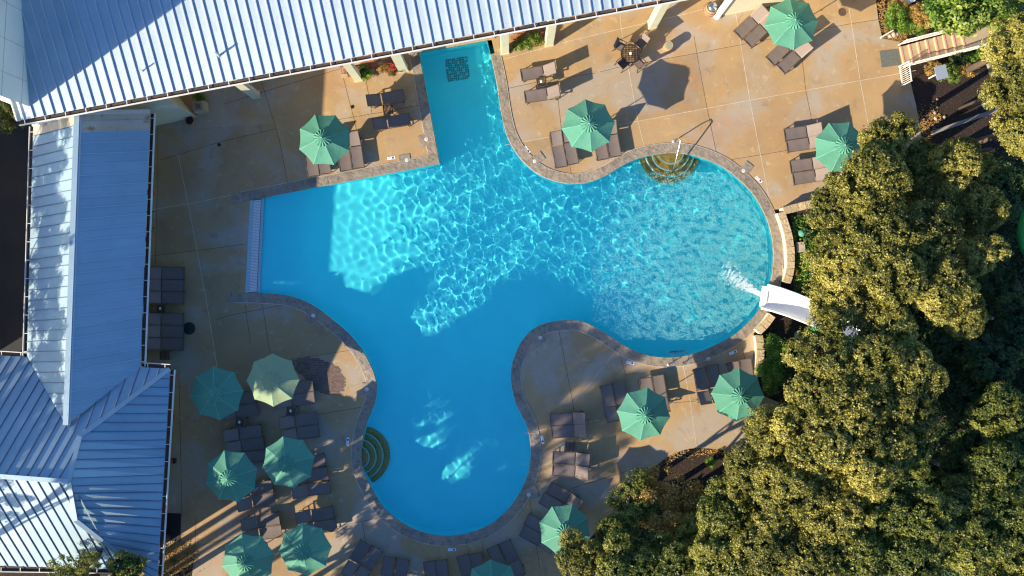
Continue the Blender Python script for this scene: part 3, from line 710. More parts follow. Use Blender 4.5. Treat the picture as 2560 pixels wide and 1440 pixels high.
yS = P(0, 1424, ZV).y
sS = (Pk.z - ZV) / (Pk.y - yS)
zS = lambda x, y: ZV + sS * (y - yS)
Mm = on_plane_y(190, 1300, zS); Nn = on_plane_y(300, 1386, zS); Zc = on_plane_y(352, 1424, zS)
roof_plane(hb, [Q, Pk, Mm, Nn, Zc, P(-60, 1418, ZV)], Vector((.16, -1, 0)), .50, M['roof_flat'], M['seam_dark'], seam_w=.03, seam_h=.05)
# east slope, ruled between the bent hip line and the straight eave
left = [B_, T, Pk, Mm, Nn, Zc]; Ee = P(392, 1470, ZV)
def poly_at_y(pl, y):
    for i in range(len(pl) - 1):
        a, b = pl[i], pl[i + 1]
        if (a.y - y) * (b.y - y) <= 0: t = (a.y - y) / (a.y - b.y + 1e-9); return a.lerp(b, t)
    return pl[-1].copy()
B2_ = P(425, 925, ZV); nst = 25; ys = [B2_.y + (Zc.y - B2_.y) * k / nst for k in range(nst + 1)]
for k in range(nst):
    pa = [poly_at_y(left, ys[k]), B2_.lerp(Ee, k / nst)]; pb = [poly_at_y(left, ys[k + 1]), B2_.lerp(Ee, (k + 1) / nst)]
    pa[0].z -= .0; b = MB(); dz = Vector((0, 0, .05)); q = [pa[0], pa[1], pb[1], pb[0]]
    b.add(q + [t - dz for t in q], [(0, 3, 2, 1), (4, 5, 6, 7), (0, 1, 5, 4), (1, 2, 6, 5), (2, 3, 7, 6), (3, 0, 4, 7)]); b.build('roof_panel', M['roof_flat'], hb)
    if k: MB().bar(pa[0] + dz * .5, pa[1] + dz * .5, .03, .055).build('seam', M['seam_dark'], hb)
for a, b_ in ((B_, T), (T, Pk), (Pk, Mm), (Mm, Nn), (Nn, Zc), (Q, Pk)):
    MB().bar(a + Vector((0, 0, .04)), b_ + Vector((0, 0, .04)), .22, .05).build('hip_cap', M['roof_flat'], hb)
for a, b_ in ((Lr, Rr), (A_, Rr)):
    MB().bar(a + Vector((0, 0, .0)), b_ + Vector((0, 0, .0)), .10, .04).build('valley_flashing', M['seam'], hb)
gutter(hb, B2_, Ee, (1, 0, 0), every=.85); gutter(hb, A_ + Vector((.1, 0, 0)), B_, (0, 1, 0), every=.85); gutter(hb, P(-60, 1418, ZV), Zc, (0, -1, 0), every=.95); gutter(hb, K, Lr, (0, 1, 0), every=.9)
MB().prism([(B2_.x - 1.4, B2_.y - .7), (Ee.x - 1.3, P(412, 1312).y), (-29, P(412, 1312).y), (-29, B2_.y - .7)], 0, 3.1).build('wall', M['cream'], hb)
fr = MB().prism([P2(-200, 250), P2(150, 250), P2(140, 900), P2(-200, 900)], -.05, .02).build('yard_paving', M['yard_shade']); tag(fr, kind='structure')
nw = MB().prism([P2(-60, 328), P2(-42, 328), P2(-48, 895), P2(-66, 895)], 0, 4.6).build('added_shade_wall', M['cream']); tag(nw, 'unseen cream wall added beyond the left picture edge to shade the yard', 'wall')  # added out of view so that its shadow darkens the yard
# red boxes and hooks on the long wall
for (px, py, dx, dy, lb) in [(378, 481, .32, .26, 'small orange-red box on the west wall, topmost'), (372, 598, .3, .26, 'small orange-red box on the west wall above the wall loungers'), (433, 944, .3, .24, 'orange-red box at the top of the hipped building wall'), (428, 1041, .3, .22, 'orange-red box on the hipped building wall left of the umbrellas'), (426, 1153, .3, .22, 'orange-red box with black lamp on the hipped building wall'), (412, 1270, .26, .24, 'orange-red box beside the dark mat')]:
    p = P(px, py, 2.0); t = empty('wall_box', p, lb, 'wall box', 'orange-red boxes on the building wall')
    MB().box((0, 0, 0), (dx, dy, .3)).build('case', M['red'], t); MB().bar((-1.15, 0, .03), (-.1, 0, .03), .06, .06).build('bracket', M['black'], t)
    MB().box((dx / 2 + .012, 0, 0), (.02, dy * .7, .2)).build('cover', M['red'], t)
p = P(434, 1152, 2.0); t = empty('wall_lamp', p, 'small square black lamp sticking out from the orange-red wall box', 'lamp'); MB().box((0, 0, 0), (.24, .26, .2)).build('housing', M['black'], t); MB().lathe([(.05, -.12), (.08, -.2), (.001, -.2)], seg=12).build('lens', M['card'], t); MB().bar((-1.0, 0, 0), (-.1, 0, 0), .05, .05).build('arm', M['black'], t)
for (px, py, lb) in [(374, 530, 'upper dark forked hook on the west wall'), (375, 571, 'lower dark forked hook on the west wall')]:
    t = empty('wall_hook', P(px, py, 1.8), lb, 'wall hook', 'dark hooks on the west wall')
    MB().tube([(-.2, 0, 0), (.1, 0, 0), (.25, .02, .05)], .03, 6).build('arm', M['black'], t)
    MB().tube([(0, 0, 0), (.1, -.1, .0), (.12, -.2, .05)], .035, 6).build('prong', M['black'], t); MB().tube([(0, 0, 0), (.02, .12, .0), (.1, .16, .05)], .03, 6).build('prong', M['black'], t)
MB_ = MB().prism([P2(411, 1282), P2(453, 1284), P2(451, 1353), P2(409, 1352)], .004, .02).build('door_mat', M['black']); tag(MB_, 'large dark rectangular mat on the deck beside the lower left building', 'mat')
rw = empty('red_wall_panel', P(404, 1320, 0), 'orange-red painted wall panel left of the dark mat', 'wall panel'); MB().box((0, 0, 1.2), (.12, 1.9, 2.4)).build('panel', M['red'], rw); MB().box((.08, .5, 1.3), (.03, .7, .9)).build('window', M['ink'], rw)

# ------------------------------------------------------------------ umbrellas
def umbrella_parts(root):
    rad = 1.40; zr = 2.12; za = 2.68
    rib = [(rad * math.cos(R(45 * k)), rad * math.sin(R(45 * k))) for k in range(8)]
    for k in range(8):
        b = MB(); a = rib[k]; c = rib[(k + 1) % 8]; n = 6; rows = []
        for i in range(n + 1):
            t = i / n; row = []
            for j in range(7):
                s = j / 6; x = (a[0] * (1 - s) + c[0] * s) * t; y = (a[1] * (1 - s) + c[1] * s) * t
                sc_ = 1 - .035 * math.sin(math.pi * s) * t          # scalloped hem
                zz = za - (za - zr) * (t ** 1.12) - .05 * math.sin(math.pi * s) * t * (1.2 - t)
                row.append((x * sc_, y * sc_, zz))
            rows.append(row)
        for r_ in rows: b.v += r_
        for i in range(n):
            for j in range(6): q = i * 7 + j; b.f.append((q, q + 7, q + 8, q + 1))
        b.build('canopy_panel', M['umb'], root, smooth=True)
        MB().bar((a[0] * .12, a[1] * .12, za - .045), (a[0] * .995, a[1] * .995, zr + .006), .022, .012).build('seam', M['umbseam'], root)
        MB().bar((0, 0, za - .09), (a[0] * .98, a[1] * .98, zr - .03), .02, .02).build('rib', M['pole'], root)
    b = MB(); n = 32                                        # pleated wind vent
    for i, (rr, z) in enumerate([(0.03, za + .09), (.22, za + .03), (.44, za - .085)]):
        for k in range(n):
            w_ = .014 * i * (1 if k % 2 else -1) * .9; rj = rr * (1 + (.05 if k % 2 else -.05) * (i > 1)); t = 2 * math.pi * k / n; b.v.append((rj * math.cos(t), rj * math.sin(t), z + w_))
    for i in range(2):
        for k in range(n): b.f.append((i * n + k, (i + 1) * n + k, (i + 1) * n + (k + 1) % n, i * n + (k + 1) % n))
    b.f.append(tuple(range(n))); b.build('vent_cap', M['umb'], root)
    MB().lathe([(.001, .16), (.03, .14), (.035, .1), (.02, .08)], c=(0, 0, za), seg=10).build('finial', M['umbseam'], root)
    MB().lathe([(.024, .05), (.024, za)], seg=10).build('pole', M['pole'], root)
    MB().lathe([(.001, .11), (.05, .11), (.06, .08), (.28, .06), (.3, .0)], seg=24).build('base', M['black'], root)
    MB().bar((.02, 0, 1.1), (.14, 0, 1.1), .03, .03).build('crank', M['pole'], root)
ul = [(808, 347, 21, 'light green umbrella left of the pool arm above four loungers'), (1472, 311, 7, 'green umbrella over the four loungers between the arm and the curved steps'), (1983, 55, 5, 'green umbrella at the top right, cut by the picture edge'), (2105, 366, 25, 'green umbrella half hidden by the tree at the right edge of the deck'),
      (1611, 1037, 38, 'green umbrella on the peninsula, nearer the pool'), (1848, 989, 42, 'green umbrella beside the limestone wall, speckled with leaf shade'), (1413, 1329, 29, 'green umbrella partly under the foliage at the bottom right of the pool'), (1231, 1471, 4, 'green umbrella cut by the bottom edge of the picture'),
      (537, 985, 6, 'teal shaded umbrella nearest the west building'), (678, 952, 1, 'half sunlit pale green umbrella beside the brick oval'), (717, 1159, 12, 'teal umbrella in the middle of the lower left cluster, right one'), (575, 1193, 16, 'teal umbrella with sun flecks on its lower side, left one of the middle pair'),
      (616, 1404, 14, 'teal umbrella at the bottom of the lower left cluster, left of the pair'), (759, 1378, 6, 'teal dappled umbrella at the bottom of the lower left cluster, right of the pair')]
proto = None
for (px, py, a, lb) in ul:
    p = P(px, py, 2.4)
    if proto is None:
        proto = empty('patio_umbrella', (p.x, p.y, 0), lb, 'umbrella', 'green octagonal patio umbrellas', rz=R(a)); umbrella_parts(proto); ptree = tree_of(proto)
    else: copy_tree(proto, (p.x, p.y, 0), R(a), lb, tree=ptree).scale = (random.uniform(.985, 1.015), random.uniform(.985, 1.015), random.uniform(.97, 1.03))

# the umbrella beside the brick oval has faded almost to cream
fade = mat('faded_canvas', (.40, .50, .28), .8, var=(.34, .45, .25), vscale=1.6, trans=.3, bump=.5, bscale=3.5)
for o in list(bpy.data.objects):
    if o.get('label', '').startswith('half sunlit pale green umbrella'):
        for c in kids(o):
            if c.name.startswith(('canopy_panel', 'vent_cap')): c.data = c.data.copy(); c.data.materials.clear(); c.data.materials.append(fade)
# ------------------------------------------------------------------ loungers
def lounger_parts(root, ang):
    wd = .64; Ls = 1.22; Lb = .80; hz = .34; x0 = -.93; xs = x0 + Ls
    b = MB(); n = 6; vs = []
    for i in range(n + 1):
        x = x0 + .03 + (Ls - .05) * i / n
        for j in range(5):
            y = (-.5 + j / 4) * (wd - .05); vs.append((x, y, hz + .012 - .018 * math.sin(math.pi * j / 4) - .006 * math.sin(i * 2.1)))
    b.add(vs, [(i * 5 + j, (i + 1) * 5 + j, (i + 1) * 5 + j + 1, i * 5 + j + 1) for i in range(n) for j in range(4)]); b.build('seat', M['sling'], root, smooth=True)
    d = Vector((math.cos(ang), 0, math.sin(ang))); o = Vector((xs + .03, 0, hz + .01)); b = MB(); vs = []
    for i in range(5):
        for j in range(5):
            y = (-.5 + j / 4) * (wd - .05); p = o + d * (Lb * i / 4); vs.append((p.x + .012 * math.sin(math.pi * j / 4) * math.sin(ang), y, p.z - .018 * math.sin(math.pi * j / 4)))
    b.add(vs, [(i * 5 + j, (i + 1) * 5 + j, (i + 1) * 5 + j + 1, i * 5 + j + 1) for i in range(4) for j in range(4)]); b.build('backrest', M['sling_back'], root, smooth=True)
    b = MB()
    for s in (-1, 1): b.bar(o + Vector((0, s * wd / 2 - s * .012, 0)), o + d * (Lb + .01) + Vector((0, s * wd / 2 - s * .012, 0)), .03, .035)
    e = o + d * (Lb + .005); b.bar(e + Vector((0, -wd / 2 + .012, 0)), e + Vector((0, wd / 2 - .012, 0)), .03, .03); b.build('back_frame', M['frame_tan'], root)
    for s in (-1, 1): MB().bar((x0, s * wd / 2, hz), (.93, s * wd / 2, hz), .035, .045).build('side_rail', M['frame_tan'], root)
    MB().bar((x0 + .015, -wd / 2, hz), (x0 + .015, wd / 2, hz), .035, .045).build('foot_rail', M['frame_tan'], root)
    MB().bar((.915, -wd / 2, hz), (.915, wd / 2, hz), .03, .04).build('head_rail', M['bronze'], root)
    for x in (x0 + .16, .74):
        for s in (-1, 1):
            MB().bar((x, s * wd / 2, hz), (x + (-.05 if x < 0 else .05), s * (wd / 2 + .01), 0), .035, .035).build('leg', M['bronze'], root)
        MB().bar((x, -wd / 2, .12), (x, wd / 2, .12), .025, .025).build('stretcher', M['bronze'], root)
    st = o + d * (Lb * .62)
    for s in (-1, 1): MB().bar((st.x, s * .26, st.z), (min(.88, st.x + .12), s * .26, hz), .02, .025).build('back_stay', M['bronze'], root)
LG = 'taupe sling sun loungers round the pool'
LD = [
 (1008, 238, 924, 250, 'shadowed lounger by the north arm, upper of two beside the small table', 0), (1024, 297, 938, 309, 'lounger by the north arm, lower of two beside the small table', 0),
 (896, 420, 881, 335, 'lounger beside the light green umbrella, rightmost of its four', 0), (865, 426, 850, 341, 'lounger under the light green umbrella, second from the right', 0), (813, 434, 797, 349, 'lounger under the light green umbrella, third from the right', 0), (784, 440, 769, 355, 'shaded lounger under the light green umbrella, leftmost of its four', 0),
 (1302, 188, 1388, 170, 'sunlit lounger right of the pool arm, upper of two with a table between', 1), (1312, 243, 1397, 227, 'sunlit lounger right of the pool arm, lower of two with a table between', 1),
 (1404, 418, 1389, 332, 'leftmost of the four loungers round the umbrella by the curved steps', 0), (1433, 410, 1417, 325, 'second lounger from the left at the umbrella by the curved steps', 0), (1508, 398, 1493, 314, 'third lounger from the left at the umbrella by the curved steps', 0), (1539, 391, 1526, 306, 'rightmost of the four loungers round the umbrella by the curved steps', 0),
 (1847, 85, 1908, 27, 'outermost of the four diagonal loungers at the top right umbrella', 1), (1871, 106, 1932, 47, 'second diagonal lounger at the top right umbrella, touching the first', 1), (1927, 151, 1990, 92, 'third diagonal lounger below the top right umbrella', 1), (1954, 172, 2018, 113, 'lowest diagonal lounger below the top right umbrella', 1),
 (1963, 337, 2050, 322, 'topmost of four loungers left of the half hidden umbrella', 1), (1969, 366, 2056, 351, 'second of four loungers left of the half hidden umbrella', 1), (1978, 417, 2064, 403, 'third of four loungers left of the half hidden umbrella', 1), (1985, 447, 2071, 433, 'lowest of four loungers left of the half hidden umbrella', 1),
 (457, 684, 370, 682, 'wall lounger at the top of the upper three', 0), (457, 714, 370, 712, 'wall lounger in the middle of the upper three', 0), (457, 745, 370, 743, 'wall lounger directly above the small table', 0), (456, 799, 369, 797, 'wall lounger directly below the small table', 0), (456, 830, 369, 828, 'wall lounger in the middle of the lower three', 0), (456, 861, 369, 859, 'wall lounger at the bottom of the lower three', 0),
 (633, 992, 548, 1004, 'shaded lounger right of the umbrella nearest the building, upper of its pair', 0), (641, 1023, 556, 1036, 'shaded lounger right of the umbrella nearest the building, lower of its pair', 0), (650, 1078, 567, 1090, 'shaded lounger under the small table at lower left, upper of three', 0), (656, 1109, 573, 1121, 'shaded lounger in the middle of three at lower left', 0), (662, 1139, 579, 1151, 'shaded lounger lowest of three at lower left, above the sun-flecked umbrella', 0),
 (780, 965, 695, 977, 'shaded lounger right of the half sunlit umbrella, upper of its pair', 0), (783, 994, 699, 1006, 'shaded lounger right of the half sunlit umbrella, lower of its pair', 0), (791, 1046, 706, 1058, 'shaded lounger below the right small table, upper of its pair', 0), (796, 1077, 711, 1090, 'shaded lounger below the right small table, lower of its pair', 0),
 (810, 1150, 727, 1163, 'shaded lounger sticking out right of the middle umbrella, upper', 0), (817, 1183, 733, 1196, 'shaded lounger sticking out right of the middle umbrella, middle', 0), (823, 1219, 739, 1232, 'shaded lounger above the patch of sunlit slats, lowest of three', 0), (832, 1282, 748, 1296, 'lounger below the patch of sunlit slats', 0), (839, 1313, 755, 1327, 'lounger touching the top of the dappled umbrella', 0),
 (677, 1215, 594, 1232, 'half sunlit lounger right of the sun-flecked umbrella, upper', 1), (683, 1247, 600, 1264, 'half sunlit lounger right of the sun-flecked umbrella, lower', 1), (695, 1297, 611, 1313, 'dappled lounger above the bottom pair of umbrellas, upper', 0), (701, 1328, 617, 1344, 'dappled lounger above the bottom pair of umbrellas, lower', 0),
 (908, 1367, 873, 1426, 'slanting lounger with sun spots at bottom left of the pool, left of its pair', 0), (938, 1382, 902, 1441, 'slanting lounger with sun spots at bottom left of the pool, right of its pair', 0),
 (974, 1394, 958, 1480, 'bottom row lounger right of the slanting pair', 0), (1008, 1400, 991, 1486, 'bottom row lounger, second right of the slanting pair', 0), (1073, 1406, 1083, 1492, 'bottom row lounger below the depth marker, left of its pair', 0), (1101, 1403, 1113, 1489, 'bottom row lounger with a sun patch, right of its pair', 0),
 (1156, 1391, 1178, 1475, 'bottom row lounger left of the cut off umbrella, left of its pair', 0), (1187, 1386, 1210, 1470, 'bottom row lounger left of the cut off umbrella, right of its pair', 0), (1231, 1370, 1264, 1448, 'bottom row lounger above the cut off umbrella, left of its pair', 0), (1262, 1357, 1297, 1434, 'bottom row lounger above the cut off umbrella, right of its pair', 0),
 (1317, 1298, 1390, 1342, 'dark lounger left of the foliage-covered umbrella, upper of its pair', 0), (1306, 1327, 1379, 1371, 'dark lounger left of the foliage-covered umbrella, lower of its pair', 0), (1374, 1219, 1445, 1262, 'diagonal lounger above the foliage-covered umbrella, upper of its pair', 0), (1356, 1246, 1427, 1289, 'diagonal lounger above the foliage-covered umbrella, lower of its pair', 0),
 (1382, 1143, 1468, 1151, 'dark lounger below the small peninsula table, upper of its pair', 0), (1382, 1174, 1467, 1183, 'dark lounger below the small peninsula table, lower of its pair', 0), (1376, 1050, 1461, 1046, 'lounger with a sunlit back above the small peninsula table, upper of its pair', 1), (1379, 1081, 1465, 1077, 'lounger with a sunlit back above the small peninsula table, lower of its pair', 1),
 (1515, 963, 1532, 1048, 'first lounger from the left along the top of the peninsula umbrella', 0), (1547, 957, 1563, 1041, 'second lounger from the left along the top of the peninsula umbrella', 0), (1613, 947, 1630, 1031, 'third lounger from the left at the peninsula umbrella', 0), (1644, 940, 1661, 1024, 'fourth lounger from the left at the peninsula umbrella', 0),
 (1748, 922, 1765, 1006, 'lounger standing free between the two peninsula umbrellas', 0), (1780, 914, 1797, 998, 'lounger tucked under the left side of the umbrella by the limestone wall', 0), (1832, 906, 1850, 990, 'shaded lounger above the umbrella by the limestone wall', 0), (1863, 899, 1880, 983, 'lounger against the end of the limestone wall', 0)]
protoL = {}
for (fx, fy, hx, hy, lb, kind) in LD:
    f_ = P(fx, fy, .34); h_ = P(hx, hy, .7); c = (f_ + h_) / 2; a = math.atan2(h_.y - f_.y, h_.x - f_.x)
    ang = R(40) if kind else R(random.choice([26, 30, 36]))
    key = round(ang, 3)
    if key not in protoL:
        r = empty('sun_lounger', (c.x, c.y, 0), lb, 'sun lounger', LG, rz=a); lounger_parts(r, ang); protoL[key] = (r, tree_of(r))
    else: copy_tree(protoL[key][0], (c.x, c.y, 0), a, lb, tree=protoL[key][1])

# small square slatted tables with a white card
TT = [(970, 274, 8, 'small slatted table between the two loungers by the north arm', 0), (1354, 205, 10, 'small square table with a white card right of the pool arm', 1), (402, 772, 0, 'small dark table with a card between the wall loungers', 1), (411, 888, 0, 'small dark table below the wall loungers', 0), (600, 1056, -8, 'small shaded table with a card at lower left', 1), (728, 1028, -8, 'small shaded table with a card below the half sunlit umbrella', 1), (1427, 1117, 3, 'small dark table between lounger pairs on the peninsula', 0), (1676, 1075, 8, 'small table beside the peninsula umbrella', 0)]
pt = None
for (px, py, a, lb, cardf) in TT[:7]:
    p = P(px, py, .45)
    if pt is None:
        pt = empty('side_table', (p.x, p.y, 0), lb, 'side table', 'small slatted side tables', rz=R(a)); 
        for k in range(7): MB().box((-.21 + k * .07, 0, .45), (.05, .46, .02)).build('slat', M['bronze'], pt)
        b = MB()
        for s in (-1, 1): b.box((0, s * .24, .445), (.5, .03, .04)); b.box((s * .25, 0, .445), (.03, .5, .04))
        b.build('table_frame', M['frame_tan'], pt)
        for sx in (-1, 1):
            for sy in (-1, 1): MB().box((sx * .23, sy * .23, .22), (.03, .03, .44)).build('leg', M['bronze'], pt)
        ttree = tree_of(pt)
    else: copy_tree(pt, (p.x, p.y, 0), R(a), lb, tree=ttree)
    if cardf:
        c = empty('menu_card', (p.x - .03, p.y + .02, .463), 'white card lying on the ' + lb.replace('small ', '').replace(' with a white card', '').replace(' with a card', ''), 'card', 'white cards on the tables', rz=R(a))
        MB().box((0, 0, .006), (.1, .13, .012)).build('sheet', M['card'], c); MB().box((0, .02, .014), (.06, .012, .003)).box((0, -.015, .014), (.045, .01, .003)).build('print', M['ink'], c)

# round table and four chairs
tp = P(1576, 134, .72); t = empty('round_table', (tp.x, tp.y, 0), 'round lattice-topped table ringed by four sling chairs', 'table')
r_ = .52
MB().lathe([(r_, .70), (r_, .73), (r_ - .05, .73), (r_ - .05, .70)], seg=36).build('rim', M['bronze'], t)
for k in range(-9, 10):
    x = k * .052; l = math.sqrt(max(0, (r_ - .03) ** 2 - x * x)); MB().box((x, 0, .715), (.03, 2 * l, .012)).build('slat', M['bronze'] if k % 3 else M['frame_tan'], t)
for k in range(-4, 5):
    y = k * .11; l = math.sqrt(max(0, (r_ - .03) ** 2 - y * y)); MB().box((0, y, .708), (2 * l, .035, .01)).build('cross_slat', M['bronze'], t)
for k in range(4): a = R(45 + 90 * k); MB().bar((.35 * math.cos(a), .35 * math.sin(a), .7), (.4 * math.cos(a), .4 * math.sin(a), 0), .035, .035).build('leg', M['bronze'], t)
c = empty('menu_card', (tp.x, tp.y, .731), 'white card in the middle of the round lattice table', 'card', 'white cards on the tables'); MB().box((0, 0, .03), (.1, .14, .06)).build('sheet', M['card'], c); MB().box((0, .02, .062), (.05, .012, .003)).build('print', M['ink'], c)
pc = None
for (px, py, a, lb) in [(1551, 116, 155, 'sling chair at the upper left of the round table'), (1603, 108, 48, 'sling chair at the upper right of the round table, its back in sun'), (1557, 158, 222, 'sling chair at the lower left of the round table'), (1597, 158, 312, 'sling chair at the lower right of the round table')]:
    p = P(px, py, .45)
    if pc is None:
        pc = empty('patio_chair', (p.x, p.y, 0), lb, 'chair', 'sling chairs round the table', rz=R(a))
        MB().box((0, 0, .43), (.46, .46, .03)).build('seat', M['sling'], pc)
        MB().bar((.22, 0, .45), (.36, 0, .95), .46, .025, up=(-1, 0, .25)).build('backrest', M['sling_back'], pc)
        for s in (-1, 1):
            MB().bar((-.22, s * .27, .64), (.26, s * .27, .66), .045, .03).build('armrest', M['frame_tan'], pc)
            MB().bar((-.22, s * .26, .64), (-.24, s * .27, 0), .03, .03).build('leg', M['bronze'], pc); MB().bar((.34, s * .25, .95), (.2, s * .26, .4), .03, .03).build('back_post', M['bronze'], pc); MB().bar((.2, s * .26, .45), (.3, s * .28, 0), .03, .03).build('leg', M['bronze'], pc)
        ctree = tree_of(pc)
    else: copy_tree(pc, (p.x, p.y, 0), R(a), lb, tree=ctree)
# grated umbrella stand near the table
p = P(1668, 120, 0); t = empty('grated_bin', (p.x, p.y, 0), 'round cream grated bin standing in the shade right of the round table', 'bin')
MB().lathe([(.25, 0), (.25, .5), (.23, .52), (.2, .52), (.2, .48)], seg=28).build('body', M['clay'], t); MB().lathe([(.001, .46), (.22, .46)], seg=20).build('well', M['black'], t)
for k in range(-4, 5): x = k * .047; l = math.sqrt(.21 ** 2 - x * x); MB().box((x, 0, .52), (.022, 2 * l, .015)).build('grate_bar', M['column'], t)
# urn beside the white column
p = P(1772, 30, 0); t = empty('urn', (p.x, p.y, 0), 'banded clay urn with a dark dome lid beside the white column', 'urn')
MB().lathe([(.22, 0), (.34, .25), (.36, .5), (.30, .75), (.28, .8)], seg=28).build('pot', M['clay'], t, smooth=True)
for z, rr in ((.2, .335), (.4, .362), (.6, .342)): MB().lathe([(rr, z), (rr + .02, z + .015), (rr, z + .03)], seg=28).build('band', M['paver'], t)
MB().lathe([(.26, .78), (.24, .9), (.15, .97), (.001, 1.0)], seg=24).build('lid', M['steel'], t, smooth=True)

# pots and stones at the left end of the porch
def pot(px, py, r_, h_, m, lb, soil=True):
    p = P(px, py, 0); t = empty('plant_pot', (p.x, p.y, 0), lb, 'plant pot'); MB().lathe([(r_ * .7, 0), (r_, h_), (r_ * .86, h_), (r_ * .84, h_ - .06)], seg=24).build('pot', m, t)
    MB().lathe([(.001, h_ - .06), (r_ * .85, h_ - .06)], seg=16).build('soil', M['mulch'], t); MB().lathe([(r_ * 1.0, h_), (r_ * 1.06, h_ - .02), (r_ * 1.04, h_ - .07), (r_ * .96, h_ - .08)], seg=24).build('rim', m, t); return t
pot(481, 305, .26, .45, M['clay'], 'round brown pot with dark soil at the foot of the cream wall')
t = empty('stone_plinth', P(508, 272, 0), 'square tan stone plinth with a carved top beside the cream wall', 'plinth', rz=R(8)); MB().box((0, 0, .3), (.62, .56, .6)).build('block', M['sandstone'], t); MB().box((-.03, 0, .62), (.4, .42, .05)).build('carved_top', M['stone_path'], t); MB().box((-.03, 0, .66), (.22, .24, .04)).build('boss', M['paver'], t)

# ------------------------------------------------------------------ hand rails
def rail(name, lb, paths, r_=.024, m='steel', cat='handrail'):
    o0 = Vector(paths[0][0]); o0.z = 0
    t = empty(name, o0, lb, cat)
    for pth in paths: MB().tube([Vector(p) - o0 for p in pth], r_, 8).build('rail', M[m], t, smooth=True)
    for q in (paths[0][0], paths[0][-1]):
        q = Vector(q) - o0; MB().lathe([(.07, 0), (.07, .02), (.03, .03)], c=(q.x, q.y, q.z), seg=14).build('flange', M['white'], t)
    return t
b0 = P(1683, 354, 0); b1 = P(1686, 410, 0)
b1 = P(1676, 438, -1.0)
rail('handrail', 'single steel handrail running down the upper curved pool steps', [[(b0.x, b0.y, .02), (b0.x + .01, b0.y + .02, .75), (b0.x + .12, b0.y + .02, .93), (b0.x + .22, b0.y - .1, .92), (b0.x + .05, b0.y - 1.2, .35), (b1.x, b1.y + .25, -.1), (b1.x, b1.y, -.9)]], .03)
for nm, (qx, qy) in (('pool_ladder', (1674, 905)), ('', (1709, 901))):
    pass
q0 = P(1670, 912); q1 = P(1706, 908)
def ladder_side(q): return [(q.x, q.y, .02), (q.x + .03, q.y + .02, .6), (q.x + .08, q.y + .12, .82), (q.x + .14, q.y + .3, .86), (q.x + .17, q.y + .5, .7), (q.x + .17, q.y + .62, .2), (q.x + .17, q.y + .64, -.9)]
ld = rail('pool_ladder', 'steel pool ladder with two looped rails on the rim left of the shaded skimmer lid', [ladder_side(q0), ladder_side(q1)], .026, cat='pool ladder')
for z in (-.15, -.4, -.65): a = Vector(ladder_side(q0)[-1]); b_ = Vector(ladder_side(q1)[-1]); o0 = ld.location; MB().bar(Vector((a.x, a.y, z)) - o0, Vector((b_.x, b_.y, z)) - o0, .08, .03).build('tread', M['steel'], ld)

# ------------------------------------------------------------------ limestone wall by the round basin
def stone_wall(lb, pts_px, wd, h_, piece=.42):
    pts = [P2(*p) for p in cr(pts_px, 5)]
    o = empty('limestone_wall', (pts[0][0], pts[0][1], 0), lb, 'wall'); o0 = o.location
    b = MB()
    for i in range(len(pts) - 1): b.bar((pts[i][0] - o0.x, pts[i][1] - o0.y, h_ / 2 - .05), (pts[i + 1][0] - o0.x, pts[i + 1][1] - o0.y, h_ / 2 - .05), wd, h_ + .0)
    b.build('wall_body', M['cream'], o)
    d = 0; tot = sum(math.dist(pts[i], pts[i + 1]) for i in range(len(pts) - 1)); n = max(1, int(tot / piece))
    def at(s):
        for i in range(len(pts) - 1):
            l = math.dist(pts[i], pts[i + 1])
            if s <= l or i == len(pts) - 2: t = min(1, s / l); return Vector((pts[i][0] + (pts[i + 1][0] - pts[i][0]) * t - o0.x, pts[i][1] + (pts[i + 1][1] - pts[i][1]) * t - o0.y, h_))
            s -= l
    for k in range(n):
        a = at(tot * k / n); c = at(tot * (k + 1) / n); g_ = (c - a).normalized() * .008
        MB().bar(a + g_ + Vector((0, 0, random.random() * .02)), c - g_ + Vector((0, 0, random.random() * .02)), wd + .06 + random.random() * .03, .09).build('cap_stone', M['sandstone'], o)
    return o
stone_wall('curved limestone retaining wall right of the round basin above the slide', [(1944, 533), (1962, 590), (1968, 640), (1966, 680), (1958, 706)], .34, .55, .36)
stone_wall('limestone wall running under the trees at the end of the sunlit deck', [(1950, 530), (2000, 517), (2060, 505)], .34, .55, .36)
stone_wall('short limestone wall below the slide mouth', [(1923, 787), (1908, 808), (1888, 828)], .34, .5, .36)
stone_wall('limestone wall running down beside the loungers below the slide', [(1890, 838), (1894, 870), (1891, 910), (1889, 940)], .34, .5, .36)
bed = MB().prism([P2(*p) for p in [(1955, 536), (2100, 500), (2400, 520), (2400, 760), (2100, 780), (1975, 720), (1978, 640)]], -.08, .32).build('planting_bed', M['mulch']); tag(bed, kind='structure')
# stepping stones
for (px, py, a, sx, sy, lb) in [(2001, 618, 5, .45, .55, 'pale square stepping stone in the ivy bed'), (2071, 683, 20, .6, .6, 'pale boulder at the edge of the tree above the slide')]:
    t = MB().box((0, 0, 0), (sx, sy, .16)).build('stepping_stone', M['rock'], loc=P(px, py, .4)); t.rotation_euler = (0, 0, R(a)); tag(t, lb, 'stone')
t = MB().lathe([(.001, .3), (.12, .26), (.2, .12), (.2, 0)], seg=16).build('garden_light', M['umb'], loc=P(2003, 583, .32), smooth=True); tag(t, 'small green dome light in the ivy bed', 'garden light')
for (px, py, mm, lb) in [(2185, 587, 'steel', 'blue-grey ball glimpsed between the leaves'), ]:
    pass

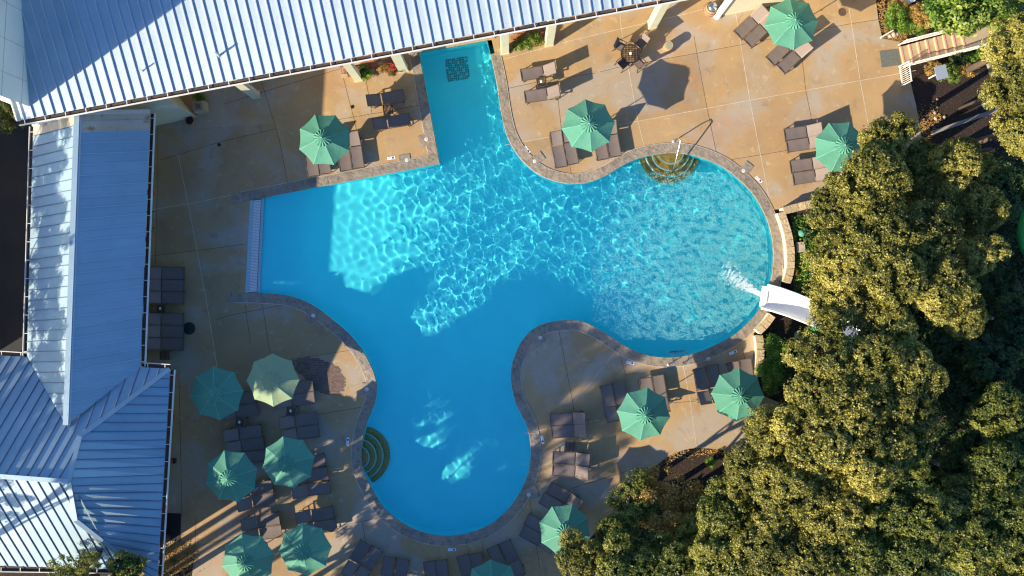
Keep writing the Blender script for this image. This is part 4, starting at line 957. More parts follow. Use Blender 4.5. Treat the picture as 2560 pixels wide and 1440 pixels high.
# ------------------------------------------------------------------ water slide
def sweep_u(path, wd, dp, name, m, parent, out=0.0):
    b = MB(); n = 13
    for i, p in enumerate(path):
        d = (path[min(i + 1, len(path) - 1)] - path[max(i - 1, 0)]); d.z = 0; d.normalize(); s = Vector((-d.y, d.x, 0)); w_ = wd[i] + out
        for k in range(n):
            t = math.pi * k / (n - 1); b.v.append(tuple(p + s * (w_ * math.cos(t)) + Vector((0, 0, dp[i] * (1 - math.sin(t) ** .8) - out))))
    for i in range(len(path) - 1):
        for k in range(n - 1): q = i * n + k; b.f.append((q, q + 1, q + n + 1, q + n))
    return b.build(name, m, parent, smooth=True)
sp = [P(1908, 741, .12), P(1935, 748, .22), P(1975, 762, .45), P(2030, 785, .8), P(2090, 812, 1.2), P(2160, 850, 1.7), P(2240, 900, 2.2), P(2330, 940, 2.7)]
sld = empty('water_slide', (0, 0, 0), 'white water slide with green underside entering the pool from under the trees', 'water slide')
wds = [.62, .62, .60, .58, .56, .55, .55, .55]; dps = [.22, .34, .48, .55, .55, .55, .55, .55]
sweep_u(sp, wds, dps, 'flume', M['slide'], sld); sweep_u([p - Vector((0, 0, .03)) for p in sp[2:]], wds[2:], dps[2:], 'green_shell', M['slidegreen'], sld, .05)
pick_ = 1 if Vector((-(sp[4] - sp[3]).y, (sp[4] - sp[3]).x, 0)).y < 0 else -1
for s in (-1, 1):
    pl = []
    for i, p in enumerate(sp):
        d = (sp[min(i + 1, 7)] - sp[max(i - 1, 0)]); d.z = 0; d.normalize(); pl.append(p + Vector((-d.y, d.x, 0)) * s * (wds[i] + .03) + Vector((0, 0, dps[i])))
    MB().tube(pl, .06, 8).build('rim', M['slide'], sld, smooth=True)
    if s == pick_: MB().tube([q - Vector((0, 0, .2)) + Vector((0, -.10, 0)) for q in pl[3:]], .13, 8).build('green_shell', M['slidegreen'], sld, smooth=True)
for i in (3, 5, 6): MB().bar(sp[i] - Vector((0, 0, .05)), (sp[i].x, sp[i].y, 0), .12, .12).build('support', M['steel'], sld)
MB().bar(P(1914, 716, .1), P(1906, 767, .1), .3, .24).build('sill', M['slide'], sld)

# ------------------------------------------------------------------ upper right beds, stairs, rails
mt = MB().prism([P2(2199, 128), P2(2245, 122), P2(2252, 162), P2(2204, 169)], .003, .016).build('door_mat', M['mat_grey']); tag(mt, 'flat grey mat at the foot of the pink-edged stairs', 'mat')
stt = empty('garden_stairs', P(2250, 140, 0), 'tan garden stairs with pink painted nosings climbing towards the trees', 'stairs'); o0 = stt.location
dx_ = Vector(P(2400, 108) - P(2250, 141)).normalized(); sd = Vector((-dx_.y, dx_.x, 0)); c0 = P(2252, 141)
for k in range(8):
    a = c0 + dx_ * (.40 * k); ln = .40 if k < 7 else 2.0; m_ = a + dx_ * ln / 2 - o0
    MB().box((m_.x, m_.y, .07 * (k + 1) - .0), (ln, 1.0, .14 * (k + 1)), rz=math.atan2(dx_.y, dx_.x)).build('tread', M['stair'], stt)
    a_ = a + dx_ * .045 - o0; MB().box((a_.x, a_.y, .14 * (k + 1) + .008), (.08, .98, .022), rz=math.atan2(dx_.y, dx_.x)).build('nosing', M['pink'], stt)
for s, lb in ((1, 'white metal stair railing above the pink-edged steps'), (-1, 'white metal stair railing below the pink-edged steps')):
    t = empty('stair_railing', c0 + sd * s * .62, lb, 'railing', 'railings beside the garden stairs'); 
    A = Vector((0, 0, .95)); Bb = dx_ * 3.6 + Vector((0, 0, 1.75))
    MB().tube([Vector((0, 0, 0)), A, Bb, dx_ * 3.6 + Vector((0, 0, 1.1))], .03, 8).build('top_rail', M['trim'], t); MB().tube([A - Vector((0, 0, .8)), Bb - Vector((0, 0, .8))], .022, 6).build('bottom_rail', M['trim'], t)
    for k in range(1, 24): q = A.lerp(Bb, k / 24); MB().bar(q, q - Vector((0, 0, .8)), .018, .018).build('baluster', M['trim'], t)
t = empty('gate', P(2250, 190, 0), 'small white metal gate standing open below the stairs', 'gate', rz=R(-82)); 
for a, b_ in (((-.5, 0, .1), (.55, 0, .1)), ((-.5, 0, 1.15), (.55, 0, 1.15)), ((-.5, 0, .0), (-.5, 0, 1.2)), ((.55, 0, 0), (.55, 0, 1.2))): MB().bar(a, b_, .045, .045).build('frame_bar', M['trim'], t)
for k in range(9): x = -.4 + k * .105; MB().bar((x, 0, .12), (x, 0, 1.13), .02, .02).build('picket', M['trim'], t)
t = empty('sign', P(2322, 196, 0), 'square pale sign panel on a post in the dark mulch bed', 'sign', rz=R(14)); MB().bar((0, 0, 0), (-.1, 0, 1.2), .06, .06).build('post', M['trim'], t)
MB().box((.03, 0, 1.25), (.62, .72, .03)).build('panel', M['seam'], t); MB().bar((-.5, -.12, 1.0), (.0, 0, 1.18), .05, .05).build('arm', M['trim'], t)
t = empty('lamp_post', P(2440, 265, 0), 'grey domed lamp on a short post in the mulch bed', 'lamp'); MB().lathe([(.06, 0), (.06, 1.0)], seg=12).build('post', M['steel'], t); MB().lathe([(.001, 1.35), (.2, 1.3), (.32, 1.15), (.34, 1.0), (.001, .98)], seg=24).build('shade', M['seam'], t, smooth=True); MB().lathe([(.36, 1.0), (.36, 1.04), (.33, 1.04)], seg=24).build('rim', M['steel'], t)
def log(name, lb, a, b_, w_, h_, m, cat):
    a = Vector(a); b_ = Vector(b_); t = MB().bar(a, b_, w_, h_).build(name, m); tag(t, lb, cat); return t
log('timber_edging', 'grey timber beam running up to the right below the mulch bed', P(2330, 332, .3), P(2495, 274, .5), .2, .25, M['stone_path'], 'timber')
log('timber_beam', 'short grey beam leaning at the right edge of the mulch bed', P(2468, 150, .4), P(2485, 195, .4), .16, .2, M['stone_path'], 'timber')
log('wooden_plank', 'pale plank running from the round lamp into the tree', P(2450, 252, 1.1), P(2490, 232, 1.3), .22, .06, M['stone_path'], 'plank')
log('pale_plank', 'pale weathered plank lying in the bed at the top edge', P(2240, 18, .2), P(2285, -4, .25), .3, .08, M['trim'], 'plank')
log('bed_edging', 'white edging board at the corner of the upper right bed', P(2202, 94, .08), P(2232, 76, .08), .08, .12, M['trim'], 'edging')
for k, (px, py, r_) in enumerate([(2226, 90, .14), (2235, 86, .16), (2243, 84, .12), (2338, 282, .1), (2340, 296, .11), (2362, 292, .09), (2345, 248, .07), (2466, 208, .06), (2416, 266, .08), (2480, 125, .22), (2488, 140, .2), (2497, 112, .15), (2008, 842, .3), (2020, 850, .25), (1995, 838, .2)]):
    b = MB(); n = 8
    for i, (q, z) in enumerate([(.5, 0), (1, .35), (.85, .75), (.3, 1)]):
        for j in range(n): t_ = 2 * math.pi * j / n; rr = r_ * q * rng.uniform(.8, 1.15); b.v.append((rr * math.cos(t_), rr * math.sin(t_), z * r_ - .09))
    for i in range(3):
        for j in range(n): b.f.append((i * n + j, i * n + (j + 1) % n, (i + 1) * n + (j + 1) % n, (i + 1) * n + j))
    b.f.append(tuple(3 * n + j for j in range(n)))
    o = b.build('rock', M['rock'], loc=P(px, py, 0), smooth=False); q_ = 0 if k < 3 else 1 if k < 9 else 2 if k < 12 else 3; tag(o, ['pale rock at the corner of the upper right bed edging', 'small pale rock lying on the mulch below the sign', 'pale rock in the leaf litter near the top right tree', 'pale rock beside the green underside of the slide'][q_], 'rock', ['rocks at the bed edging', 'rocks on the mulch', 'rocks by the right trees', 'rocks by the slide'][q_])
# fallen leaves along bed edges
def litter(name, lb, pts_px, n, spread, mm, size=.045, z=-.06):
    b = MB(); pts = cr(pts_px, 6)
    for k in range(n):
        p = pts[rng.integers(len(pts))]; q = P(p[0] + rng.normal(0, spread), p[1] + rng.normal(0, spread), 0); a = rng.uniform(0, 6); s = size * rng.uniform(.6, 1.4)
        b.add([(q.x + s * math.cos(a + t), q.y + s * math.sin(a + t) * .7, z + .05 * rng.random() + .015 * (i_ % 2)) for i_, t in enumerate((0, 1.5, 3.1, 4.6))], [(0, 1, 2, 3)])
    return tag(b.build(name, mm), lb, 'leaf litter', kind='stuff')
litter('fallen_leaves', 'tan fallen leaves along the edge of the upper right bed', [(2204, 5), (2210, 50), (2218, 92), (2240, 100), (2262, 90)], 700, 7, M['amber'])
litter('fallen_leaves', 'tan fallen leaves on the mulch at the right edge of the deck', [(2298, 290), (2306, 310), (2312, 330), (2340, 300), (2330, 280)], 500, 10, M['amber'])
litter('gravel', 'tan gravel bed at the corner of the lower left building', [(405, 1385), (430, 1375), (470, 1385), (440, 1400), (420, 1420), (460, 1410)], 1600, 14, M['amber'], .05, .03)
MBp = MB().prism([P2(400, 1372), P2(430, 1378), P2(487, 1382), P2(478, 1440), P2(470, 1520), P2(398, 1520)], .003, .02).build('gravel_bed', M['mulch']); tag(MBp, kind='structure')
litter('fallen_leaves', 'dry leaves along the curved bed edge under the autumn tree', [(1600, 1200), (1640, 1160), (1700, 1132), (1780, 1128), (1850, 1138)], 900, 8, M['amber'])

# ------------------------------------------------------------------ vegetation
def crown_mesh(name, nleaf, lobes, lobe_r, leaf, flat=.8, seed=0, spread=1.0, inner=.25):
    g_ = np.random.default_rng(seed)
    d = g_.normal(size=(lobes, 3)); d /= np.linalg.norm(d, axis=1)[:, None]; d[:, 2] = d[:, 2] * .9 + .12
    rr = np.where(g_.random(lobes) < inner, g_.uniform(.1, .5, lobes), g_.uniform(.55, .86, lobes)) * spread
    C = d * rr[:, None]; C[:, 2] *= flat
    lr = lobe_r * g_.uniform(.55, 1.25, lobes)
    li = g_.choice(lobes, nleaf, p=lr ** 2 / (lr ** 2).sum())
    u = g_.normal(size=(nleaf, 3)); u /= np.linalg.norm(u, axis=1)[:, None]; u[:, 2] = np.where(u[:, 2] < -.3, -u[:, 2], u[:, 2])
    rad = lr[li] * g_.uniform(.35, 1.0, nleaf) ** .55 * (1 + .22 * g_.normal(size=nleaf))
    pos = C[li] + u * rad[:, None] * np.array([1, 1, .75])
    nrm = u + .55 * g_.normal(size=(nleaf, 3)) + np.array([0, 0, .35]); nrm /= np.linalg.norm(nrm, axis=1)[:, None]
    t1 = np.cross(nrm, g_.normal(size=(nleaf, 3))); t1 /= np.linalg.norm(t1, axis=1)[:, None]; t2 = np.cross(nrm, t1)
    s = leaf * g_.uniform(.6, 1.35, nleaf)[:, None]
    v = np.stack([pos + t1 * s, pos + t2 * s * .55, pos - t1 * s, pos - t2 * s * .55], 1).reshape(-1, 3)
    me = bpy.data.meshes.new(name); me.vertices.add(len(v)); me.vertices.foreach_set('co', v.ravel()); me.loops.add(4 * nleaf); me.loops.foreach_set('vertex_index', np.arange(4 * nleaf, dtype=np.int32))
    me.polygons.add(nleaf); me.polygons.foreach_set('loop_start', np.arange(0, 4 * nleaf, 4, dtype=np.int32)); me.update(calc_edges=True)
    at = me.attributes.new('tone', 'FLOAT', 'FACE'); at.data.foreach_set('value', np.clip(.5 + .24 * g_.normal(size=nleaf) + .30 * (g_.random(lobes)[li] - .5), 0, 1).astype(np.float32))
    return me, C, lr
import mathutils.noise as mnz
def sponge_mesh(name, nleaf, leaf, seed, nl=15):
    g_ = np.random.default_rng(seed); d = g_.normal(size=(nl, 3)); d /= np.linalg.norm(d, axis=1)[:, None]; d[:, 2] = np.abs(d[:, 2]) * .8 - .1
    C = d * g_.uniform(.35, .72, nl)[:, None]; C[0] = 0; C[:, 2] *= .75; lr = g_.uniform(.22, .46, nl); lr[0] = .62
    N_ = int(nleaf * 3.2); li = g_.choice(nl, N_, p=lr ** 2 / (lr ** 2).sum()); u = g_.normal(size=(N_, 3)); u /= np.linalg.norm(u, axis=1)[:, None]; u[:, 2] = np.where(u[:, 2] < -.35, -u[:, 2], u[:, 2])
    pos = C[li] + u * (lr[li] * g_.uniform(.45, 1.12, N_))[:, None] * np.array([1, 1, .8])
    off = Vector((seed * 3.7, seed * 1.3, 0)); nv = np.array([mnz.noise(Vector(p) * 4.2 + off) + .75 * mnz.noise(Vector(p) * 10.5 + off) for p in pos.tolist()])
    keep = nv > g_.uniform(-.12, .22, N_); pos = pos[keep][:nleaf]; u = u[keep][:nleaf]; nv = nv[keep][:nleaf]; n = len(pos)
    nrm = u + .6 * g_.normal(size=(n, 3)) + np.array([0, 0, .3]); nrm /= np.linalg.norm(nrm, axis=1)[:, None]
    t1 = np.cross(nrm, g_.normal(size=(n, 3))); t1 /= np.linalg.norm(t1, axis=1)[:, None]; t2 = np.cross(nrm, t1); s_ = leaf * g_.uniform(.55, 1.4, n)[:, None]
    v = np.stack([pos + t1 * s_, pos + t2 * s_ * .6, pos - t1 * s_, pos - t2 * s_ * .6], 1).reshape(-1, 3)
    me = bpy.data.meshes.new(name); me.vertices.add(len(v)); me.vertices.foreach_set('co', v.ravel()); me.loops.add(4 * n); me.loops.foreach_set('vertex_index', np.arange(4 * n, dtype=np.int32))
    me.polygons.add(n); me.polygons.foreach_set('loop_start', np.arange(0, 4 * n, 4, dtype=np.int32)); me.update(calc_edges=True)
    at = me.attributes.new('tone', 'FLOAT', 'FACE'); at.data.foreach_set('value', np.clip(.45 + .24 * g_.normal(size=n) + .35 * (nv - .3), 0, 1).astype(np.float32))
    return me, np.repeat(C, 3, 0)[:15], lr
crowns = [sponge_mesh('crown', 48000, .026, 20 + i) for i in range(6)]
sparse = crown_mesh('crown', 9000, 40, .2, .030, seed=50, spread=1.0)
small = [crown_mesh('foliage', 3000, 22, .33, .06, flat=.7, seed=70 + i) for i in range(3)]
tiny = crown_mesh('foliage', 900, 14, .36, .10, flat=.6, seed=90)
cache = {}
def variant(me, m):
    k = (me.name, m.name)
    if k not in cache: c = me.copy(); c.materials.clear(); c.materials.append(m); cache[k] = c
    return cache[k]
trunk_cache = {}
def tree(px, py, rpx, zc, m, lb, group='olive-green trees crowding the right side', base=None, src=None, flat=None):
    idx = len(trunk_cache) % 5
    cm = src or crowns[random.randrange(6)]
    p = P(px, py, zc); r_ = rpx / S * (H - zc) / H
    off_ = 1.6 if px > 1500 and px < 2560 else 0.0; pl_ = math.hypot(p.x, p.y)
    r_ *= 1.13 if px > 1500 else 1.0
    gx_, gy_ = (p.x * (1 + off_ / pl_), p.y * (1 + off_ / pl_)) if base is None else base
    t = empty('tree', (gx_, gy_, -.09), lb, 'tree', group)
    o = bpy.data.objects.new('crown', variant(cm[0], m)); col.objects.link(o); o.parent = t; o.location = (p.x - gx_, p.y - gy_, zc + .09); o.scale = (r_, r_, r_ * (flat or 1.0)); o.rotation_euler = (0, 0, random.uniform(0, 6.28))
    b = MB(); zt_ = zc + .09 - r_ * .1; b.tube([(0, 0, 0), (.08, .05, zt_ * .4), (-.05, .06, zt_ * .75), (0, 0, zt_)], [.2, .16, .12, .08], 8); b.build('trunk', M['bark'], t, smooth=True)
    rz = o.rotation_euler.z; C, lr = cm[1], cm[2]
    for k in range(5):
        c = C[k * 3]; x = r_ * (c[0] * math.cos(rz) - c[1] * math.sin(rz)) + o.location.x; y = r_ * (c[0] * math.sin(rz) + c[1] * math.cos(rz)) + o.location.y; z = o.location.z + r_ * c[2] * .9
        s_ = Vector((0, 0, zt_ * random.uniform(.55, .9))); e_ = Vector((x, y, z)); MB().tube([s_, s_.lerp(e_, .5) + Vector((0, 0, -.1 * r_)), e_], [.08, .05, .02], 6).build('limb', M['bark'], t, smooth=True)
    return t
O_ = 'leaf_olive'; G_ = 'leaf_green'; D_ = 'leaf_dark'
TR = [
 (2555, 110, 85, 7.5, O_, 'olive tree crown at the right picture edge above the lamp'), (2550, 215, 80, 7.5, O_, 'olive tree crown at the right picture edge beside the plank'), (2555, 320, 85, 7, O_, 'olive tree crown at the right picture edge level with the mulch bed'),
 (2215, 355, 72, 7.0, O_, 'olive tree whose tip reaches up over the sunlit deck'), (2185, 440, 100, 7.5, O_, 'olive tree covering half of the green umbrella'), (2300, 400, 62, 5.5, G_, 'lower green tree below the mulch bed'), (2400, 395, 66, 6.5, O_, 'olive tree below the grey timber beam'), (2320, 470, 85, 5.5, O_, 'olive tree right of the half hidden umbrella tree'),
 (2090, 520, 80, 7.0, O_, 'olive tree over the end of the limestone wall'), (2200, 560, 95, 7.5, O_, 'olive tree above the ivy bed'), (2320, 590, 90, 7, O_, 'olive tree in the middle of the right grove'), (2430, 520, 75, 5.5, O_, 'olive tree near the green tube at the right edge'), (2450, 640, 60, 6.5, O_, 'olive tree bordering the black gap at the right edge'),
 (2100, 640, 85, 7.5, O_, 'olive tree hanging over the ivy bed'), (2220, 690, 95, 7.5, O_, 'olive tree above the slide'), (2350, 720, 90, 7, O_, 'olive tree upper right of the slide'), (2095, 748, 80, 7, O_, 'olive tree hanging over the upper rim of the slide'), (2205, 810, 85, 7, O_, 'olive tree over the hidden part of the slide'), (2400, 790, 65, 6.5, O_, 'olive tree left of the black gap'),
 (2060, 880, 88, 7.5, O_, 'olive tree just below the slide'), (2160, 910, 90, 7.5, O_, 'olive tree below and right of the slide'), (2260, 930, 85, 7, O_, 'olive tree two crowns right of the one below the slide'), (2040, 980, 80, 7.5, O_, 'olive tree right of the ferny shrub'), (2140, 1020, 100, 7.5, O_, 'olive tree right of the speckled umbrella, second row'), (2265, 1020, 80, 7, O_, 'olive tree left of the dark green trees'),
 (1935, 1085, 78, 6.8, O_, 'olive tree just below the speckled umbrella'), (2040, 1110, 100, 7.5, O_, 'olive tree below and right of the speckled umbrella'), (2170, 1150, 100, 7.5, O_, 'olive tree in the centre of the lower grove'), (2270, 1130, 60, 6.5, G_, 'green tree left of the dark hollow'),
 (1870, 1180, 72, 6.5, O_, 'olive tree overhanging the curved bed'), (1960, 1230, 95, 7.2, O_, 'olive tree behind the one overhanging the curved bed'), (2085, 1260, 95, 7, O_, 'olive tree in the lower grove above the bottom row'), (2205, 1270, 80, 6.5, G_, 'green tree below the dark hollow'), (2310, 1290, 95, 6.5, G_, 'green tree right of the dark hollow bottom'),
 (2470, 910, 80, 4.0, D_, 'dark green tree in shade at the right edge, upper'), (2400, 990, 75, 3.5, D_, 'dark green tree in the shade left of the right edge'), (2500, 1040, 85, 5.5, G_, 'green tree at the right edge above the dark gap'), (2410, 1140, 70, 4.0, D_, 'dark green tree beside the dark hollow'), (2500, 1160, 85, 6.0, G_, 'green tree at the right edge, third from the corner'), (2420, 1240, 75, 6.0, G_, 'green tree above the bottom right corner'), (2530, 1290, 85, 6.5, G_, 'green tree at the right edge just above the corner'), (2430, 1360, 90, 6.5, G_, 'green tree left of the bottom right corner'), (2540, 1420, 90, 6.5, G_, 'green tree in the bottom right corner'),
 (1590, 1245, 62, 3.8, G_, 'yellow-green tree left of the autumn tree'), (1730, 1330, 60, 4.5, G_, 'green tree right under the autumn tree'), (1800, 1290, 78, 6.0, G_, 'green tree right of the autumn tree'), (1540, 1330, 55, 4.5, G_, 'green tree between the umbrella and the autumn tree'),
 (1440, 1400, 72, 5.0, O_, 'olive tree covering the lower half of the bottom umbrella'), (1560, 1420, 80, 5.5, G_, 'green tree at the bottom edge right of the covered umbrella'), (1680, 1420, 85, 5.5, G_, 'green tree at the bottom edge below the autumn tree'), (1800, 1400, 90, 6.2, G_, 'green tree at the bottom edge, fourth from the umbrella'), (1910, 1370, 85, 6.8, O_, 'olive tree at the bottom edge left of centre of the grove'), (2020, 1390, 95, 6.8, O_, 'olive tree at the bottom edge in the middle of the grove'), (2140, 1390, 95, 6.5, G_, 'green tree at the bottom edge right of the middle of the grove'), (2270, 1400, 95, 6.5, G_, 'green tree at the bottom edge, third from the corner'), (2500, 480, 70, 5.0, D_, 'dark green tree above the green slide tube'), (2500, 720, 60, 1.6, D_, 'very dark low tree in the black gap'), (2540, 830, 75, 3.5, D_, 'dark green tree below the black gap at the right edge'), (2440, 440, 60, 5.0, O_, 'olive tree between the timber beam and the green tube'), (2345, 1180, 60, 2.5, D_, 'dark low tree inside the dark hollow'), (2350, 860, 70, 3.0, D_, 'low dark green tree under the right grove')]
for a in TR: tree(a[0], a[1], a[2], a[3], M[a[4]], a[5])
tree(1665, 1250, 88, 3.6, M['leaf_orange'], 'amber and orange autumn tree with bare twigs at the lower right', src=sparse)
for t_ in range(26):    # bare twigs of the autumn tree
    pass
tree(2412, 12, 88, 4.2, M['leaf_bright'], 'bright glossy green tree overhanging the top of the stairs', src=crown_mesh('crown', 9000, 50, .24, .05, seed=33), group='trees at the upper right')
tree(2500, 30, 80, 4.0, M['leaf_bright'], 'bright green tree in the upper right corner', src=sparse, group='trees at the upper right')
tree(20, 285, 60, 2.5, M[G_], 'small brownish green tree between the tall block and the dark yard', src=sparse, group='trees at the left')
# trees rising by the lower left roof
tree(180, 1440, 70, 4.6, M[G_], 'green tree top over the lower left roof, larger', group='trees by the lower left roof', src=sparse); tree(225, 1400, 34, 4.8, M[G_], 'green tree twig top over the lower left roof, middle', group='trees by the lower left roof', src=sparse); tree(320, 1415, 55, 4.6, M[G_], 'green tree top over the lower left roof, right one', group='trees by the lower left roof')
# shade trees standing just outside the picture to the south-west
def shade_tree(px, py, r_, zc, k=0, thin=0):
    p = P(px, py, 0); q = 1 / ((H - zc) / H)
    tree(1280 + (px - 1280) * q, 720 + (py - 720) * q, r_ * S * q, zc, M[G_], 'tall green tree standing outside the lower left of the picture', group='trees outside the lower left of the picture', src=sparse if thin else crowns[k % 5])
SH = [(150, 1575, 3.2, 10.5, 0), (330, 1600, 2.6, 8.5, 1), (-40, 1700, 3.6, 13.0, 0), (-250, 1850, 3.8, 15.0, 0), (100, 1760, 2.4, 11.0, 1), (440, 1730, 2.0, 5.5, 1), (620, 1670, 2.8, 5.6, 0), (790, 1620, 2.6, 4.4, 0), (650, 1850, 3.0, 5.5, 0), (950, 1640, 2.7, 4.6, 0), (900, 1830, 3.2, 6.0, 0), (1120, 1640, 2.7, 4.6, 0), (1130, 1800, 3.0, 5.5, 0), (1320, 1620, 2.5, 4.8, 0), (380, 1480, 1.5, 5.6, 1), (-100, 1412, 1.35, 10.9, 0), (-60, 1622, 1.7, 11.4, 0), (60, 1560, 1.6, 10.3, 0), (-60, 1860, 2.6, 15.5, 1), (170, 1530, 2.6, 10.2, 0), (-20, 1650, 3.0, 12.5, 0), (-150, 1760, 3.4, 14.0, 0), (520, 1610, 2.2, 7.2, 1), (700, 1700, 2.4, 7.0, 1), (560, 1565, 1.6, 3.8, 1), (740, 1560, 1.7, 3.6, 1), (300, 1790, 2.2, 12.5, 1), (250, 1850, 2.6, 9.5, 1)]
for k, a in enumerate(SH): shade_tree(*a[:4], k, a[4])
# trees left of the picture that dapple the west roof
for k, (px, py, r_, zc) in enumerate([(-190, 640, 2.3, 8.2), (-215, 760, 2.5, 8.2), (-190, 880, 2.4, 8.4), (-230, 1010, 2.5, 8.4), (-190, 1120, 2.4, 8.4), (-210, 1240, 2.3, 8.3), (-180, 1350, 2.2, 8.0)]):
    p = P(px, py, 0); q = 1 / ((H - zc) / H); tree(1280 + (px - 1280) * q, 720 + (py - 720) * q, r_ * S * q, zc, M[G_], 'tree standing beyond the left edge of the picture', group='trees beyond the left edge', src=sparse if zc > 5 else None)

def bush(px, py, rpx, z, m, lb, src=None, name='shrub', cat='shrub', group=None, flat=.8):
    cm = src or small[random.randrange(3)]; p = P(px, py, z); r_ = rpx / S
    t = empty(name, (p.x, p.y, 0), lb, cat, group)
    o = bpy.data.objects.new('foliage', variant(cm[0], M[m])); col.objects.link(o); o.parent = t; o.location = (0, 0, z); o.scale = (r_, r_, r_ * flat); o.rotation_euler = (0, 0, random.uniform(0, 6))
    b = MB()
    for k in range(4): c = cm[1][k * 2] * r_; b.tube([(0, 0, -.05), (c[0] * .5, c[1] * .5, z * .5), (c[0], c[1], z)], [.025, .018, .01], 5)
    b.build('stems', M['bark'], t); return t
for a in [(1302, 112, 22, .35, 'leaf_bright', 'bright green plant in the brick planter, left'), (1330, 100, 26, .45, 'leaf_bright', 'bright green plant in the brick planter, right'), (917, 188, 18, .3, 'leaf_fern', 'low green plant between the columns left of the pool arm'), (905, 175, 16, .3, 'leaf_dark', 'dark green plant beside the left column'), (958, 172, 17, .45, 'leaf_orange', 'brown flowering plant in the red-flowered bed'), (980, 178, 16, .4, 'leaf_dark', 'dark plant with red flowers beside the column'), (500, 243, 16, .4, 'leaf_fern', 'green plant behind the cream wall'),
          (2236, 40, 34, .4, 'leaf_fern', 'yellow-green shrub in the upper right bed'), (2225, 55, 24, .3, 'leaf_bright', 'low green shrub at the edge of the upper right bed'), (2290, 28, 22, .4, 'leaf_orange', 'amber shrub in the upper right bed'), (2312, 52, 30, .5, 'leaf_orange', 'orange shrub left of the stairs'), (2300, 70, 24, .4, 'leaf_bright', 'yellow shrub beside the white railing'), (2265, 70, 22, .3, 'leaf_fern', 'sparse green shrub in the leaf litter'),
          (2395, 135, 32, .5, 'leaf_dark', 'dark green grassy shrub below the lower railing'), (2330, 168, 22, .3, 'leaf_orange', 'yellow-brown shrub above the sign'), (2368, 182, 26, .35, 'leaf_bright', 'bright green plant right of the sign'), (2245, 15, 26, .3, 'leaf_orange', 'rusty dry shrub at the top of the upper right bed'), (2330, 20, 28, .4, 'leaf_fern', 'green shrub under the bright tree at the top'), (2275, 50, 20, .3, 'leaf_fern', 'small green shrub in the middle of the upper right bed'), (2420, 175, 26, .3, 'leaf_orange', 'dry brown plant on the mulch bank'), (2440, 140, 24, .4, 'leaf_fern', 'green plant under the end of the stairs'), (2385, 192, 18, .3, 'leaf_bright', 'small bright plant right of the sign'),
          (1930, 860, 26, .7, 'leaf_fern', 'ferny green shrub behind the limestone wall, top'), (1945, 880, 36, .8, 'leaf_fern', 'ferny green shrub behind the limestone wall, upper middle'), (1925, 925, 34, .8, 'leaf_fern', 'ferny green shrub behind the limestone wall, middle'), (1935, 960, 32, .7, 'leaf_bright', 'bright green shrub behind the limestone wall, low'), (1965, 925, 26, .5, 'leaf_dark', 'dark shrub behind the ferny shrubs'),
          (2040, 660, 26, .5, 'leaf_fern', 'light green shrub at the edge of the ivy bed'), (1776, 1155, 16, .25, 'leaf_fern', 'lone round tuft in the dark curved bed'), (430, 1400, 10, .1, 'leaf_dark', 'small weed in the gravel corner'), (1985, 685, 16, .35, 'leaf_orange', 'spiky yellow plant above the slide')]: bush(*a)
# red flowers
fl = MB()
for k in range(60): p = P(982 + rng.normal(0, 8), 168 + rng.normal(0, 8), .75); s = .035; fl.box((p.x, p.y, .62 + rng.random() * .15), (s, s, s), rz=k)
tag(fl.build('flowers', M['flower']), 'red flowers on the plant beside the column left of the pool arm', 'flowers', kind='stuff')
# ivy ground cover
iv = MB()
for k in range(2600):
    px = rng.uniform(1962, 2080); py = rng.uniform(538, 735); p = P(px, py, .36); s = .05 * rng.uniform(.6, 1.4); a = rng.uniform(0, 6); z = .33 + .1 * rng.random()
    if px < 1978 + (8 if py > 600 else 0): continue
    iv.add([(p.x + s * math.cos(a + t), p.y + s * math.sin(a + t), z + .02 * ((i_ * 7) % 3)) for i_, t in enumerate((0, 1.4, 3.1, 4.8))], [(0, 1, 2, 3)])
o = iv.build('ivy', M['leaf_fern']); at = o.data.attributes.new('tone', 'FLOAT', 'FACE'); at.data.foreach_set('value', rng.random(len(o.data.polygons)).astype(np.float32)); tag(o, 'green ivy ground cover in the bed behind the limestone wall', 'ivy', kind='stuff')
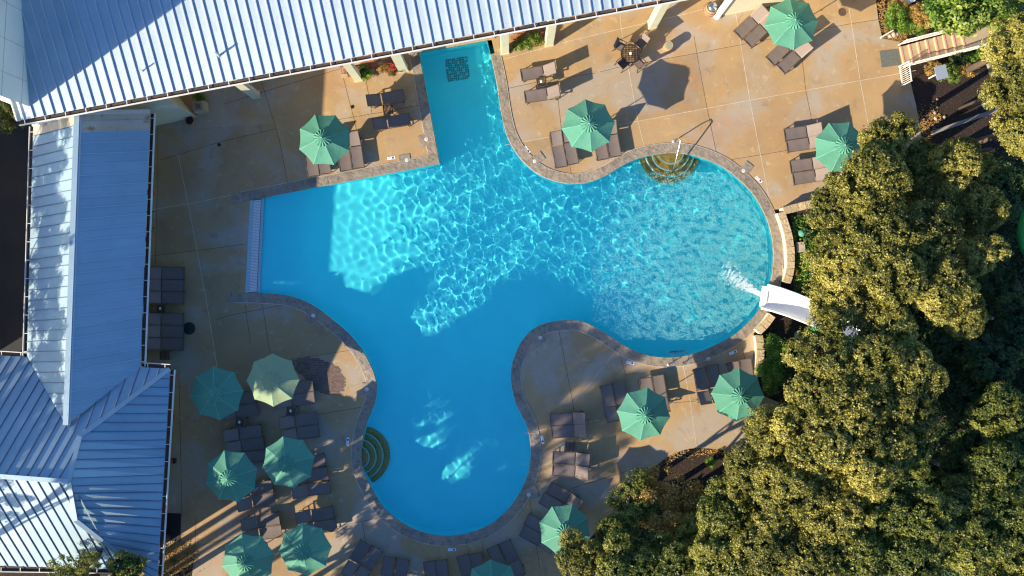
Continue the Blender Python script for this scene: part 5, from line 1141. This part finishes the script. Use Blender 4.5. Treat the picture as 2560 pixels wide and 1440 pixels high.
# undergrowth below the grove
def undergrowth(name, lb, poly_px, n, z0, z1, m, leaf=.07):
    poly = [P2(*p) for p in poly_px]; xs = [p[0] for p in poly]; ys_ = [p[1] for p in poly]
    x = rng.uniform(min(xs), max(xs), n); y = rng.uniform(min(ys_), max(ys_), n); k = pip_np(x, y, poly); x, y = x[k], y[k]; n = len(x)
    hgt = np.array([.5 + .9 * mnz.noise(Vector((a * .9, b_ * .9, 3))) for a, b_ in zip(x.tolist(), y.tolist())]); z = z0 + (z1 - z0) * np.clip(hgt, 0, 1) * rng.uniform(.5, 1, n)
    pos = np.stack([x, y, z], -1); nr = rng.normal(size=(n, 3)) * .6 + np.array([0, 0, .9]); nr /= np.linalg.norm(nr, axis=1)[:, None]
    t1 = np.cross(nr, rng.normal(size=(n, 3))); t1 /= np.linalg.norm(t1, axis=1)[:, None]; t2 = np.cross(nr, t1); s_ = leaf * rng.uniform(.6, 1.5, n)[:, None]
    v = np.stack([pos + t1 * s_, pos + t2 * s_ * .6, pos - t1 * s_, pos - t2 * s_ * .6], 1).reshape(-1, 3)
    me = bpy.data.meshes.new(name); me.vertices.add(len(v)); me.vertices.foreach_set('co', v.ravel()); me.loops.add(4 * n); me.loops.foreach_set('vertex_index', np.arange(4 * n, dtype=np.int32)); me.polygons.add(n); me.polygons.foreach_set('loop_start', np.arange(0, 4 * n, 4, dtype=np.int32)); me.update(calc_edges=True)
    at = me.attributes.new('tone', 'FLOAT', 'FACE'); at.data.foreach_set('value', rng.uniform(0, 1, n).astype(np.float32)); me.materials.append(m); o = bpy.data.objects.new(name, me); col.objects.link(o); tag(o, lb, 'undergrowth', kind='stuff')
undergrowth('undergrowth', 'dark green undergrowth on the ground below the grove', [(1995, 560), (2080, 480), (2300, 400), (2700, 360), (2750, 1550), (1500, 1550), (1530, 1330), (1640, 1250), (1700, 1225), (1800, 1190), (1870, 1140), (1950, 1020), (1960, 880), (2000, 830), (2100, 800), (2100, 740), (2000, 690)], 150000, .0, 1.3, M['leaf_dark'])
# the green tube of another slide at the right edge
gt = empty('green_slide_tube', (0, 0, 0), 'curved green slide tube in deep shade at the right picture edge', 'water slide')
c_ = P(2640, 585, 2.0); MB().tube([(c_.x + 1.75 * math.cos(R(t)) * 1.0, c_.y + 1.9 * math.sin(R(t)), 2.0 + t * .002) for t in range(100, 262, 9)], .42, 14).build('tube', M['slidegreen'], gt, smooth=True)
for t in (120, 160, 200, 240): MB().bar((c_.x + 1.75 * math.cos(R(t)), c_.y + 1.9 * math.sin(R(t)), 2), (c_.x + 1.75 * math.cos(R(t)), c_.y + 1.9 * math.sin(R(t)), 0), .15, .15).build('support', M['steel'], gt)
